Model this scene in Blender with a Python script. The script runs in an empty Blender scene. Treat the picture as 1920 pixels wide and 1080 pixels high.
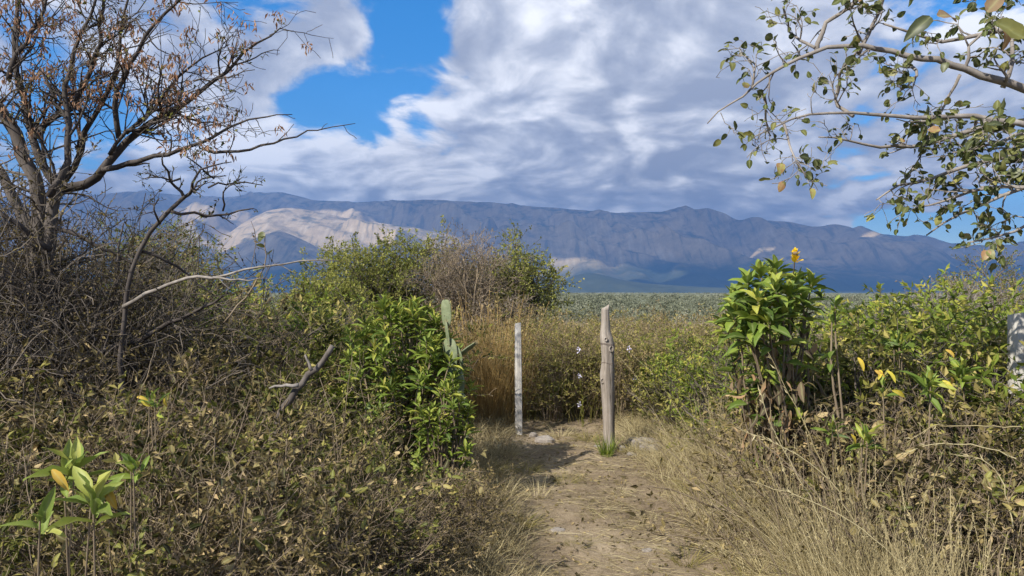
import bpy, math, random
import numpy as np
from mathutils import Matrix, Vector

rng = np.random.default_rng(11)
random.seed(5)
SC = bpy.context.scene
COL = SC.collection

# ------------------------------------------------------------------ camera
FPX = 1387.0                      # focal length in pixels of the 1920 px wide photograph
CAMZ = 1.6
cam_d = bpy.data.cameras.new('camera'); cam_d.sensor_width = 36; cam_d.lens = 36 * FPX / 1920
cam_d.clip_start = 0.05; cam_d.clip_end = 80000
cam = bpy.data.objects.new('camera', cam_d); COL.objects.link(cam)
cam.location = (0, 0, CAMZ); cam.rotation_euler = (math.radians(90), 0, 0)
SC.camera = cam

# ------------------------------------------------------------------ light, sky, exposure
SUN = Vector((-0.58, -0.58, 0.66)).normalized()          # towards the sun
sun_el = math.asin(SUN.z); sun_az = math.atan2(SUN.x, SUN.y)
sd = bpy.data.lights.new('sun', 'SUN'); sd.energy = 5.0; sd.angle = math.radians(0.5); sd.color = (1, .955, .88)
so = bpy.data.objects.new('sun', sd); COL.objects.link(so)
so.rotation_euler = SUN.to_track_quat('Z', 'Y').to_euler(); so.location = (0, 0, 30)

SC.view_settings.view_transform = 'Standard'; SC.view_settings.look = 'None'
SC.view_settings.exposure = 0.95; SC.view_settings.gamma = 1.0
SC.view_settings.use_curve_mapping = False
SC.render.engine = 'CYCLES'
cy = SC.cycles
cy.max_bounces = 4; cy.diffuse_bounces = 2; cy.glossy_bounces = 2; cy.transmission_bounces = 3; cy.volume_bounces = 0
cy.caustics_reflective = False; cy.caustics_refractive = False

class NT:
    """small helper to write node trees"""
    def __init__(s, tree):
        s.t = tree; s.n = tree.nodes; s.n.clear()
    def new(s, typ, ins=None, **kw):
        n = s.n.new(typ)
        for k, v in kw.items(): setattr(n, k, v)
        for k, v in (ins or {}).items(): s.put(n, k, v)
        return n
    def put(s, n, k, v):
        sock = n.inputs[k]
        if isinstance(v, bpy.types.NodeSocket): s.t.links.new(v, sock)
        elif isinstance(v, bpy.types.Node): s.t.links.new(v.outputs[0], sock)
        else: sock.default_value = v
    def m(s, op, a, b=0.0, c=0.0, clamp=False):
        n = s.new('ShaderNodeMath', {0: a, 1: b, 2: c}, operation=op); n.use_clamp = clamp
        return n.outputs[0]
    def vm(s, op, a, b=(0, 0, 0)):
        n = s.new('ShaderNodeVectorMath', {0: a, 1: b}, operation=op)
        return n.outputs['Value'] if op in ('DOT_PRODUCT', 'LENGTH') else n.outputs[0]
    def noise(s, vec, scale, detail=4, rough=.55, dist=0.0, out=0):
        n = s.new('ShaderNodeTexNoise', {'Scale': scale, 'Detail': detail, 'Roughness': rough, 'Distortion': dist})
        if vec is not None: s.put(n, 'Vector', vec)
        return n.outputs[out]
    def ramp(s, fac, stops, mode='LINEAR'):
        n = s.new('ShaderNodeValToRGB', {0: fac}); cr = n.color_ramp; cr.interpolation = mode
        while len(cr.elements) < len(stops): cr.elements.new(0.5)
        for e, (p, c) in zip(cr.elements, stops):
            e.position = p; e.color = (c[0], c[1], c[2], 1) if len(c) == 3 else c
        return n.outputs[0]
    def mix(s, f, a, b):
        n = s.new('ShaderNodeMix', data_type='RGBA')
        s.put(n, 0, f)
        for k, v in ((6, a), (7, b)):
            if isinstance(v, tuple) and len(v) == 3: v = (*v, 1)
            s.put(n, k, v)
        return n.outputs[2]
    def sstep(s, x, a, b, top=1.0):
        n = s.new('ShaderNodeMapRange', {0: x, 1: a, 2: b, 3: 0.0, 4: top}, interpolation_type='SMOOTHSTEP')
        return n.outputs[0]

def pdir(px, py):
    v = Vector(((px - 960) / FPX, 1, (540 - py) / FPX)); return v.normalized()

# world: clear Nishita sky behind broken cloud
w = bpy.data.worlds.new('World'); SC.world = w; w.use_nodes = True
t = NT(w.node_tree)
sky = t.new('ShaderNodeTexSky', sky_type='NISHITA')
sky.sun_disc = False; sky.sun_elevation = sun_el; sky.sun_rotation = sun_az
sky.altitude = 1500; sky.air_density = 1.0; sky.dust_density = 0.1; sky.ozone_density = 2.0
tc = t.new('ShaderNodeTexCoord'); D = tc.outputs['Generated']
sep = t.new('ShaderNodeSeparateXYZ', {0: D})
den = t.m('ADD', t.m('MAXIMUM', sep.outputs[2], 0.0), 0.29)
cx = t.m('DIVIDE', sep.outputs[0], den); cyy = t.m('DIVIDE', sep.outputs[1], den)
P = t.new('ShaderNodeCombineXYZ', {0: cx, 1: cyy, 2: 3.7}).outputs[0]
warp = t.noise(P, 2.0, 2, .5, 0, 1)
Pw = t.vm('ADD', P, t.vm('MULTIPLY', t.vm('SUBTRACT', warp, (.5, .5, .5)), (.34, .34, .34)))
n_big = t.noise(Pw, 1.4, 3, .5)
n_mid = t.noise(Pw, 3.5, 7, .6)
Ps = t.vm('ADD', Pw, (-.06, -.055, 0.0))
n_sh = t.noise(Ps, 3.5, 3, .55)
n_fine = t.noise(Pw, 11.0, 5, .6)
vo = t.new('ShaderNodeTexVoronoi', {'Vector': t.vm('ADD', Pw, t.vm('MULTIPLY', warp, (.25, .25, .25))), 'Scale': 6.5, 'Detail': 1.0, 'Roughness': .55}); puff = t.m('SUBTRACT', .42, vo.outputs[0])
cov = t.m('ADD', t.m('ADD', t.m('MULTIPLY', n_big, .40), t.m('MULTIPLY', n_mid, .85)), t.m('ADD', t.m('MULTIPLY', t.m('SUBTRACT', n_fine, .5), .30), t.m('MULTIPLY', puff, .16)))
def blobsum(lst):
    tot = None
    for px, py, wdeg, amp in lst:
        b = t.sstep(t.vm('DOT_PRODUCT', D, tuple(pdir(px, py))), math.cos(math.radians(wdeg)), 1.0, amp)
        tot = b if tot is None else t.m('ADD', tot, b)
    return tot
# openings in the cloud, as directions in the sky
gap = blobsum([(475, 0, 5.0, .22), (775, 10, 4.4, .25), (765, 95, 4.0, .22), (640, 205, 5.0, .24), (585, 160, 4.0, .15), (735, 220, 4.2, .22),
               (830, 210, 3.8, .19), (1690, 438, 2.3, .36), (1780, 434, 2.3, .34), (1630, 443, 1.8, .26),
               (300, 160, 5.5, .20), (120, 210, 5, .15), (1850, 392, 2.4, .20)])
thick = blobsum([(1150, 120, 16, .16), (560, 90, 4, .10), (500, 300, 16, .18), (1000, 330, 18, .16), (1500, 250, 16, .12)])
C = t.m('ADD', t.m('SUBTRACT', t.m('ADD', cov, .07), gap), thick)
alpha = t.sstep(C, .50, .68)
relief = t.m('MULTIPLY', t.m('SUBTRACT', n_mid, n_sh), 3.0)
body = t.m('MULTIPLY', t.m('SUBTRACT', n_big, .5), -1.3)
fine = t.m('ADD', t.m('MULTIPLY', t.m('SUBTRACT', n_fine, .5), .8), t.m('MULTIPLY', puff, .55))
dark = blobsum([(1280, 190, 12, .26), (1560, 320, 5, .25), (380, 60, 7, .25)])
light = blobsum([(900, 300, 14, .14), (1250, 320, 9, .14), (560, 270, 9, .26), (360, 260, 8, .25), (1130, 265, 6, .20), (850, 265, 7, .12), (1000, 60, 7, .12), (1500, 355, 6, .30), (1620, 395, 5, .38)])
sh = t.m('ADD', t.m('ADD', t.m('ADD', .56, relief), t.m('ADD', body, fine)), t.m('SUBTRACT', light, dark))
ccol = t.ramp(sh, [(0.0, (.34, .35, .39)), (.35, (.48, .487, .52)), (.62, (.67, .67, .685)), (1.0, (1.0, .985, .97))])
hs = t.new('ShaderNodeHueSaturation', {'Saturation': 1.45, 'Color': sky.outputs[0]})
bgs = t.new('ShaderNodeBackground', {0: hs.outputs[0], 1: 0.10})
bgc = t.new('ShaderNodeBackground', {0: ccol, 1: 0.72})
mx = t.new('ShaderNodeMixShader', {0: alpha, 1: bgs.outputs[0], 2: bgc.outputs[0]})
t.new('ShaderNodeOutputWorld', {0: mx.outputs[0]})
w.cycles.sampling_method = 'MANUAL'; w.cycles.sample_map_resolution = 512

# ------------------------------------------------------------------ numeric helpers
def nrm(v): return v / np.maximum(np.linalg.norm(v, axis=-1, keepdims=True), 1e-9)

def _h(ix, iy, seed):
    h = (ix.astype(np.int64) * 374761393 + iy.astype(np.int64) * 668265263 + seed * 974634777) & 0x7fffffff
    h = ((h ^ (h >> 13)) * 1274126177) & 0x7fffffff
    return ((h ^ (h >> 16)) & 0xffff) / 65535.0 * 2 * np.pi

def pnoise(x, y, seed=0):
    x = np.asarray(x, float); y = np.asarray(y, float)
    xi = np.floor(x); yi = np.floor(y); xf = x - xi; yf = y - yi
    u = xf * xf * xf * (xf * (xf * 6 - 15) + 10); v = yf * yf * yf * (yf * (yf * 6 - 15) + 10)
    def g(a, b):
        an = _h(xi + a, yi + b, seed); return np.cos(an) * (xf - a) + np.sin(an) * (yf - b)
    return ((g(0, 0) * (1 - u) + g(1, 0) * u) * (1 - v) + (g(0, 1) * (1 - u) + g(1, 1) * u) * v) * 1.5

def fbm(x, y, o=4, seed=0, gain=.5):
    s = 0; a = 1.0
    for k in range(o):
        s = s + a * pnoise(x * 2 ** k, y * 2 ** k, seed + k * 7); a *= gain
    return s

def ridged(x, y, o=5, seed=0, gain=.5):
    s = 0; a = 1.0; w_ = 1.0
    for k in range(o):
        r = (1 - np.abs(pnoise(x * 2 ** k, y * 2 ** k, seed + k * 5))) ** 2
        s = s + a * r * w_; w_ = np.clip(r * 1.2, 0, 1); a *= gain
    return s

def ss(x, a, b):
    u = np.clip((x - a) / (b - a), 0, 1); return u * u * (3 - 2 * u)

def ground_z(x, y):
    x = np.asarray(x, float); y = np.asarray(y, float)
    r = np.hypot(x, y)
    z = -0.0058 * np.clip(r - 15, 0, 2500)
    z = z - 55 * ss(r, 2550, 3600)
    n = .035 * fbm(x * .8, y * .8, 3, 3) + .012 * fbm(x * 4, y * 4, 2, 9)
    z = z + n * ss(r, 0, 2) * (1 - ss(r, 60, 200)) + 1.2 * fbm(x / 150, y / 150, 3, 21) * ss(r, 60, 500) * (1 - ss(r, 1500, 2500))
    # the trail is worn a little into the soil
    c = path_c(y); z = z - .05 * (1 - ss(np.abs(x - c), .35, .95)) * (1 - ss(y, 8.2, 9.5))
    return z

def path_c(y): return 0.70 + .10 * np.sin(np.asarray(y) * .55 + .6)

def gz(x, y): return float(ground_z(x, y))
def W(px, py, Y): return np.array([(px - 960) / FPX * Y, Y, CAMZ - (py - 540) / FPX * Y])

# ------------------------------------------------------------------ mesh builder
class G:
    def __init__(s): s.V = []; s.F = []; s.T = []; s.R = []; s.n = 0; s.sm = []
    def add(s, V, F, tone=None, rib=None, smooth=False):
        V = np.asarray(V, float).reshape(-1, 3); F = np.asarray(F, int)
        s.V.append(V); s.F.append(F + s.n); s.n += len(V)
        s.T.append(np.full(len(V), .5) if tone is None else np.broadcast_to(np.asarray(tone, float), (len(V),)))
        s.R.append(np.zeros(len(V)) if rib is None else np.asarray(rib, float))
        s.sm.append(np.full(len(F), smooth))
    def mesh(s, name, mat, off=(0, 0, 0)):
        V = np.concatenate(s.V) - np.asarray(off, float)
        me = bpy.data.meshes.new(name)
        me.vertices.add(len(V)); me.vertices.foreach_set('co', V.ravel().astype(np.float32))
        tot = sum(f.size for f in s.F); np_ = sum(len(f) for f in s.F)
        me.loops.add(tot); me.polygons.add(np_)
        me.loops.foreach_set('vertex_index', np.concatenate([f.ravel() for f in s.F]).astype(np.int32))
        lens = np.concatenate([np.full(len(f), f.shape[1]) for f in s.F])
        st = np.concatenate([[0], np.cumsum(lens)[:-1]]).astype(np.int32)
        me.polygons.foreach_set('loop_start', st)
        me.polygons.foreach_set('use_smooth', np.concatenate(s.sm))
        for nm, arr in (('tone', s.T), ('rib', s.R)):
            a = me.attributes.new(nm, 'FLOAT', 'POINT'); a.data.foreach_set('value', np.concatenate(arr).astype(np.float32))
        me.update(); me.validate()
        me.materials.append(mat)
        return me

def tubes(g, P, R, S=5, tone=None, cap=False):
    """P (N,K,3) polylines, R (N,K) radii"""
    P = np.asarray(P, float); R = np.asarray(R, float)
    N, K, _ = P.shape
    T = nrm(np.gradient(P, axis=1))
    mean = nrm(T.mean(1)); ref = np.zeros((N, 3)); ref[np.arange(N), np.argmin(np.abs(mean), axis=1)] = 1
    U = nrm(np.cross(T, ref[:, None, :])); V = np.cross(T, U)
    a = np.arange(S) / S * 2 * np.pi
    ring = P[:, :, None, :] + R[:, :, None, None] * (np.cos(a)[None, None, :, None] * U[:, :, None, :] + np.sin(a)[None, None, :, None] * V[:, :, None, :])
    idx = np.arange(N * K * S).reshape(N, K, S)
    q = np.stack([idx[:, :-1], np.roll(idx, -1, 2)[:, :-1], np.roll(idx, -1, 2)[:, 1:], idx[:, 1:]], -1).reshape(-1, 4)
    tn = None if tone is None else np.repeat(np.broadcast_to(tone, (N,)), K * S)
    g.add(ring.reshape(-1, 3), q, tn, smooth=S > 3)
    if cap and S >= 4:
        for e in (0, K - 1):
            c = idx[:, e, :]
            g.F.append(c[:, ::(1 if e else -1)] + (g.n - N * K * S)); g.sm.append(np.full(N, False))

def perp(d):
    r = rng.normal(size=d.shape); r -= (r * d).sum(-1, keepdims=True) * d
    return nrm(r)

def wander(s, d, L, K, jit, up=0.0):
    s = np.asarray(s, float); d = nrm(np.asarray(d, float)); L = np.asarray(L, float)
    P = [s]
    for k in range(K - 1):
        d = nrm(d + rng.normal(0, jit, d.shape) + np.array([0, 0, up]))
        P.append(P[-1] + d * (L / (K - 1))[:, None])
    return np.stack(P, 1)

def at(P, tt):
    """interpolate polylines P(N,K,3) at tt (N,M) -> pos, tangent"""
    K = P.shape[1]; f = np.clip(tt, 0, .9999) * (K - 1); i = f.astype(int); f = (f - i)[..., None]
    r = np.arange(len(P))[:, None]
    a = P[r, i]; b = P[r, i + 1]
    return a + (b - a) * f, nrm(b - a), i

def spawn(P, R, m, l0, l1, ang=(25, 60), K=5, jit=.18, up=0.05, rr=.55, tmin=.2, tip=.35, tmax=1.0, prop=False):
    N = len(P); tt = rng.uniform(tmin, tmax, (N, m))
    pos, tan, i = at(P, tt)
    rad = R[np.arange(N)[:, None], i] * rr
    a = np.radians(rng.uniform(*ang, (N, m)))[..., None]
    d = tan * np.cos(a) + perp(tan) * np.sin(a)
    L = rng.uniform(l0, l1, (N, m)) * (1.1 - .5 * tt)
    if prop: L = L * np.linalg.norm(P[:, -1] - P[:, 0], axis=1)[:, None]
    Q = wander(pos.reshape(-1, 3), d.reshape(-1, 3), L.ravel(), K, jit, up)
    taper = np.linspace(1, tip, K)
    return Q, rad.reshape(-1, 1) * taper[None]

def trace(pts, K, r0, r1, jit=0.0, Y=None, ywob=0.0):
    """pixel polyline (px,py[,Y]) -> (1,K,3), (1,K)"""
    A = np.array([W(p[0], p[1], p[2] if len(p) > 2 else Y) for p in pts])
    return poly(A, K, r0, r1, jit, ywob)

def poly(A, K, r0, r1, jit=0.0, ywob=0.0):
    A = np.asarray(A, float)
    s = np.concatenate([[0], np.cumsum(np.linalg.norm(np.diff(A, axis=0), axis=1))])
    u = np.linspace(0, s[-1], K)
    B = np.stack([np.interp(u, s, A[:, k]) for k in range(3)], 1)
    if K > 4:
        C_ = B.copy(); C_[1:-1] = (B[:-2] + 2 * B[1:-1] + B[2:]) / 4; B = C_
    B[1:-1] += rng.normal(0, jit, (K - 2, 3))
    if ywob:
        ph = rng.uniform(0, 6); B[:, 1] += ywob * np.sin(np.linspace(0, rng.uniform(2, 4), K) + ph) - ywob * np.sin(ph)
    return B[None], np.linspace(r0, r1, K)[None]

# leaf templates: (verts, faces, rib) along +X, width +-Y, up Z
LEAF2 = (np.array([[0, 0, 0], [.42, .5, .10], [1, 0, -.06], [.42, -.5, .10]]), np.array([[0, 3, 2], [0, 2, 1]]), np.zeros(4))
def leaf_template(kind):
    xs, ws = {'lance': ([0, .12, .35, .62, .84, 1], [.10, .28, .5, .46, .26, .02]),
              'round': ([0, .15, .4, .66, .88, 1], [.12, .42, .5, .42, .22, .03]),
              'heart': ([0, .1, .3, .6, .85, 1], [.25, .5, .55, .4, .18, .02])}[kind]
    V = []; F = []; rb = []
    for k, (x, wd) in enumerate(zip(xs, ws)):
        z = .10 * x - .26 * x * x
        V += [[x, wd, z + .22 * wd], [x, 0, z], [x, -wd, z + .22 * wd]]; rb += [0, 1, 0]
    for k in range(len(xs) - 1):
        a = 3 * k; F += [[a, a + 1, a + 4, a + 3], [a + 1, a + 2, a + 5, a + 4]]
    return np.array(V, float), np.array(F), np.array(rb, float)
LANCE, ROUND, HEART = (leaf_template(k) for k in ('lance', 'round', 'heart'))

def frames(d, n):
    d = nrm(d); n = n - (n * d).sum(-1, keepdims=True) * d; n = nrm(n)
    return d, np.cross(n, d), n

def leaves(g, pos, d, n, L, Wd, tone, tmpl=LEAF2):
    d, s, n = frames(d, n); TV, TF, TR = tmpl; N = len(pos)
    L = np.broadcast_to(L, (N,)); Wd = np.broadcast_to(Wd, (N,))
    V = pos[:, None, :] + TV[None, :, 0, None] * (d * L[:, None])[:, None, :] + TV[None, :, 1, None] * (s * Wd[:, None])[:, None, :] \
        + TV[None, :, 2, None] * (n * L[:, None])[:, None, :]
    F = TF[None] + (np.arange(N) * len(TV))[:, None, None]
    g.add(V.reshape(-1, 3), F.reshape(-1, TF.shape[1]), np.repeat(np.broadcast_to(tone, (N,)), len(TV)), np.tile(TR, N), smooth=tmpl is not LEAF2)

def twig_leaves(g, P, m, L, Wd, tone, spread=.9, up=.5, tmin=.15, tmpl=LEAF2):
    N = len(P); pos, tan, _ = at(P, rng.uniform(tmin, 1, (N, m)))
    pos = pos.reshape(-1, 3); tan = tan.reshape(-1, 3); M = len(pos)
    d = nrm(tan + spread * rng.normal(size=(M, 3)))
    n = nrm(rng.normal(size=(M, 3)) + np.array([0, 0, up * 2]))
    ln = rng.uniform(L[0], L[1], M)
    tn = tone if np.ndim(tone) else np.clip(rng.normal(tone, .22, M), 0, 1)
    if callable(tone): tn = tone(pos)
    leaves(g, pos, d, n, ln, ln * Wd, tn, tmpl)

def blades(g, base, d, L, wd, droop, tone, K=4):
    """grass blades: tapering ribbons that bend"""
    N = len(base); d = nrm(d); side = nrm(np.cross(d, nrm(rng.normal(size=(N, 3)) + np.array([0, -1.2, .2]))))
    L = np.broadcast_to(L, (N,)); wd = np.broadcast_to(wd, (N,)); droop = np.broadcast_to(droop, (N,))
    h = d.copy(); h[:, 2] = 0; h = nrm(h + 1e-6)
    V = []
    for k in range(K):
        u = k / (K - 1)
        p = base + d * (L * u)[:, None] + h * (droop * L * u * u * .7)[:, None]; p[:, 2] -= droop * L * u * u * .55
        ww = wd * (1 - .9 * u ** 1.5)
        V += [p - side * ww[:, None] / 2, p + side * ww[:, None] / 2]
    V = np.stack(V, 1)
    F = np.array([[2 * k, 2 * k + 1, 2 * k + 3, 2 * k + 2] for k in range(K - 1)])
    F = F[None] + (np.arange(N) * 2 * K)[:, None, None]
    g.add(V.reshape(-1, 3), F.reshape(-1, 4), np.repeat(np.broadcast_to(tone, (N,)), 2 * K))

# ------------------------------------------------------------------ objects
def thing(name, label, cat, loc=(0, 0, 0), group=None):
    o = bpy.data.objects.new(name, None); COL.objects.link(o); o.location = [float(v) for v in loc]
    o.empty_display_size = .1
    o['label'] = label; o['category'] = cat
    if group: o['group'] = group
    return o
def part(name, g, mat, parent, kind=None):
    me = g.mesh(name, mat, parent.location if parent and not parent.parent else (parent.parent.location if parent else (0, 0, 0)))
    o = bpy.data.objects.new(name, me); COL.objects.link(o); o.parent = parent
    if kind: o['kind'] = kind
    return o
def single(name, g, mat, label=None, cat=None, group=None, kind=None, loc=(0, 0, 0)):
    me = g.mesh(name, mat, loc); o = bpy.data.objects.new(name, me); COL.objects.link(o); o.location = loc
    if label: o['label'] = label
    if cat: o['category'] = cat
    if group: o['group'] = group
    if kind: o['kind'] = kind
    return o
def dup(root, loc, rz, sc, label=None, group=None):
    r = root.copy(); COL.objects.link(r)
    place(r, loc, rz, sc, label, group)
    for ch in root.children:
        c = ch.copy(); COL.objects.link(c); c.parent = r
        for gch in ch.children:
            d = gch.copy(); COL.objects.link(d); d.parent = c
    return r
def place(r, loc, rz, sc, label=None, group=None):
    r.location = loc; r.rotation_euler = (0, 0, rz); r.scale = sc if hasattr(sc, '__len__') else (sc, sc, sc)
    if label: r['label'] = label
    if group: r['group'] = group
class Proto:
    """first use hands out the thing itself, later uses copies"""
    def __init__(s, root): s.root = root; s.used = False
    def put(s, loc, rz, sc, label, group=None):
        if not s.used: s.used = True; place(s.root, loc, rz, sc, label, group); return s.root
        r = dup(s.root, loc, rz, sc, label, None)
        if group: r['group'] = group
        elif 'group' in r: del r['group']
        return r

def leaf_objs(name, tmplmeshes, parent, pos, d, n, L, Wd):
    d, s, n = frames(d, n); L = np.broadcast_to(L, (len(pos),)); Wd = np.broadcast_to(Wd, (len(pos),))
    off = np.array(parent.location)
    for i in range(len(pos)):
        o = bpy.data.objects.new(name, tmplmeshes[i % len(tmplmeshes)]); COL.objects.link(o); o.parent = parent
        p = pos[i] - off
        o.matrix_basis = Matrix(((d[i, 0] * L[i], s[i, 0] * Wd[i], n[i, 0] * L[i], p[0]), (d[i, 1] * L[i], s[i, 1] * Wd[i], n[i, 1] * L[i], p[1]),
                                 (d[i, 2] * L[i], s[i, 2] * Wd[i], n[i, 2] * L[i], p[2]), (0, 0, 0, 1)))

def tmpl_meshes(name, tmpl, mat, n=3, curl=.12):
    out = []
    for k in range(n):
        V, F, R = tmpl; V = V.copy()
        V[:, 2] += rng.uniform(-curl, curl) * V[:, 0] ** 2 + rng.uniform(-curl, curl) * V[:, 0] * V[:, 1]
        V[:, 1] += rng.uniform(-.25, .25) * V[:, 0] ** 2 * .5
        V[:, 2] += .03 * np.sin(V[:, 0] * 9 + k) * np.sign(V[:, 1])
        g = G(); g.add(V, F, .5, R, smooth=True); out.append(g.mesh(name, mat))
    return out

# ------------------------------------------------------------------ materials
def mat_new(name):
    m = bpy.data.materials.new(name); m.use_nodes = True; return m, NT(m.node_tree)
def leaf_mat(name, stops, trans=.3, rough=.55, spec=.12, obj=False, rib=.35):
    m, t = mat_new(name)
    if obj:
        f = t.new('ShaderNodeObjectInfo').outputs['Random']
    else:
        f = t.new('ShaderNodeAttribute', attribute_name='tone').outputs['Fac']
    nz = t.noise(t.new('ShaderNodeTexCoord').outputs['Object'], 3.0 if obj else 9.0, 4)
    f = t.m('ADD', f, t.m('MULTIPLY', t.m('SUBTRACT', nz, .5), .35), clamp=True)
    c = t.ramp(f, stops)
    rb = t.new('ShaderNodeAttribute', attribute_name='rib').outputs['Fac']
    c2 = t.mix(t.m('MULTIPLY', t.m('POWER', rb, 5.0), rib), c, (.45, .48, .22))
    b = t.new('ShaderNodeBsdfPrincipled', {'Base Color': c2, 'Roughness': rough, 'Specular IOR Level': spec})
    tr = t.new('ShaderNodeBsdfTranslucent', {0: c2})
    mx = t.new('ShaderNodeMixShader', {0: trans, 1: b.outputs[0], 2: tr.outputs[0]})
    t.new('ShaderNodeOutputMaterial', {0: mx.outputs[0]})
    return m
def bark_mat(name, c0, c1, c2, scale=14, bump=.5, stretch=(1, 1, .25)):
    m, t = mat_new(name)
    v = t.vm('MULTIPLY', t.new('ShaderNodeTexCoord').outputs['Object'], stretch)
    n1 = t.noise(v, scale, 6, .65); n2 = t.noise(t.new('ShaderNodeTexCoord').outputs['Object'], scale * .35, 3)
    c = t.ramp(t.m('ADD', t.m('MULTIPLY', n1, .7), t.m('MULTIPLY', n2, .3)), [(.3, c0), (.5, c1), (.72, c2)])
    bp = t.new('ShaderNodeBump', {'Strength': bump, 'Distance': .01, 'Height': n1})
    b = t.new('ShaderNodeBsdfPrincipled', {'Base Color': c, 'Roughness': .85, 'Specular IOR Level': .2, 'Normal': bp.outputs[0]})
    t.new('ShaderNodeOutputMaterial', {0: b.outputs[0]})
    return m

M_bark = bark_mat('bark_dark', (.028, .022, .018), (.06, .049, .042), (.13, .112, .096))
M_barkp = bark_mat('bark_pale', (.10, .085, .07), (.20, .175, .15), (.34, .31, .27))
M_barkr = bark_mat('bark_grey', (.12, .10, .085), (.21, .185, .16), (.34, .31, .28))
M_barkt = bark_mat('bark_thorn', (.045, .036, .03), (.095, .079, .067), (.18, .155, .132))
M_twig = bark_mat('twig_dry', (.085, .062, .040), (.19, .145, .095), (.38, .30, .20), 8)
M_twigd = bark_mat('twig_dark', (.05, .04, .032), (.11, .09, .07), (.20, .17, .14), 8)
M_green = leaf_mat('leaf_green', [(0, (.04, .065, .014)), (.3, (.11, .155, .025)), (.65, (.21, .265, .04)), (.9, (.33, .34, .055)), (1, (.42, .37, .08))], .35)
M_greeno = leaf_mat('leaf_green_single', [(0, (.06, .10, .02)), (.45, (.15, .22, .034)), (.8, (.25, .32, .05)), (1, (.40, .39, .07))], .34, .45, .2, obj=True)
M_olive = leaf_mat('leaf_olive', [(0, (.03, .033, .009)), (.3, (.09, .098, .021)), (.58, (.18, .178, .038)), (.82, (.29, .262, .072)), (1, (.41, .33, .12))], .28)
M_dry = leaf_mat('leaf_dry', [(0, (.04, .031, .014)), (.35, (.12, .094, .036)), (.65, (.22, .172, .068)), (.88, (.33, .255, .115)), (1, (.45, .33, .17))], .25, .7, .15)
M_acacia = leaf_mat('leaf_acacia', [(0, (.06, .07, .018)), (.4, (.18, .20, .04)), (.75, (.29, .30, .065)), (1, (.38, .35, .11))], .35)
M_grey = leaf_mat('leaf_grey', [(0, (.07, .06, .05)), (.5, (.17, .145, .12)), (1, (.30, .26, .22))], .2, .8, .1)
M_brown = leaf_mat('leaf_brown_hanging', [(0, (.10, .05, .03)), (.45, (.30, .16, .09)), (1, (.50, .32, .20))], .3, .7, .15)
M_browno = leaf_mat('leaf_brown_single', [(0, (.045, .032, .022)), (.5, (.12, .085, .052)), (.85, (.24, .165, .095)), (1, (.38, .22, .11))], .25, .7, .15, obj=True)
M_tree = leaf_mat('leaf_round_single', [(0, (.04, .05, .018)), (.5, (.10, .11, .035)), (.8, (.18, .175, .05)), (.93, (.31, .29, .08)), (1, (.30, .17, .08))], .3, .45, .35, obj=True, rib=.25)
M_treeb = leaf_mat('leaf_round', [(0, (.035, .048, .015)), (.5, (.08, .098, .028)), (1, (.17, .165, .05))], .3)
M_lime = leaf_mat('leaf_lime_single', [(0, (.14, .20, .04)), (.6, (.25, .31, .06)), (1, (.40, .40, .09))], .35, .45, .25, obj=True)
M_yellow = leaf_mat('leaf_yellow_single', [(0, (.52, .44, .05)), (.6, (.58, .42, .05)), (1, (.50, .28, .08))], .3, .5, .2, obj=True)
M_petal = leaf_mat('petal', [(0, (.80, .50, .01)), (1, (.86, .62, .03))], .3, .5, .2, obj=True, rib=0)
M_straw = leaf_mat('straw', [(0, (.13, .102, .050)), (.35, (.30, .24, .122)), (.7, (.46, .385, .205)), (1, (.61, .53, .31))], .3, .6, .25)
M_gold = leaf_mat('straw_gold', [(0, (.18, .11, .04)), (.5, (.38, .25, .09)), (1, (.50, .38, .17))], .3, .6, .2)
M_ggrass = leaf_mat('grass_green', [(0, (.08, .085, .018)), (.5, (.20, .18, .045)), (1, (.36, .29, .10))], .3, .5, .25)

def soil_mat(name, path=False):
    m, t = mat_new(name)
    p = t.new('ShaderNodeNewGeometry').outputs['Position']
    n1 = t.noise(p, 1.2, 6, .6); n2 = t.noise(p, 22, 6, .7); n3 = t.noise(p, 140, 3, .6)
    f = t.m('ADD', t.m('ADD', t.m('MULTIPLY', n1, .5), t.m('MULTIPLY', n2, .35)), t.m('MULTIPLY', n3, .25))
    if path:
        near = t.ramp(f, [(.32, (.06, .045, .03)), (.46, (.15, .112, .073)), (.58, (.235, .182, .12)), (.74, (.35, .285, .20))])
        col = near
    else:
        near = t.ramp(f, [(.3, (.075, .058, .036)), (.5, (.17, .135, .085)), (.68, (.27, .22, .145))])
        # far away the scrub hides the soil
        d = t.vm('LENGTH', p)
        big = t.noise(p, .02, 6, .65); mid = t.noise(p, .25, 5, .7)
        far = t.ramp(t.m('ADD', t.m('MULTIPLY', big, .45), t.m('MULTIPLY', mid, .6)),
                     [(.38, (.06, .07, .045)), (.52, (.14, .15, .105)), (.64, (.22, .22, .16)), (.78, (.36, .34, .27))])
        col = t.mix(t.sstep(d, 25, 60), near, far)
    bp = t.new('ShaderNodeBump', {'Strength': .8, 'Distance': .02, 'Height': t.m('ADD', n2, t.m('MULTIPLY', n3, .5))})
    b = t.new('ShaderNodeBsdfPrincipled', {'Base Color': col, 'Roughness': 1.0, 'Specular IOR Level': 0.0, 'Normal': bp.outputs[0]})
    t.new('ShaderNodeOutputMaterial', {0: b.outputs[0]})
    return m
M_soil = soil_mat('soil'); M_path = soil_mat('trail_soil', True)

# ------------------------------------------------------------------ setting: ground, trail, mountains
def grid_faces(a, b, wrap=False):
    i = np.arange(a * b).reshape(a, b)
    if wrap: i = np.concatenate([i, i[:, :1]], 1)
    return np.stack([i[:-1, :-1], i[:-1, 1:], i[1:, 1:], i[1:, :-1]], -1).reshape(-1, 4)

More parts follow.
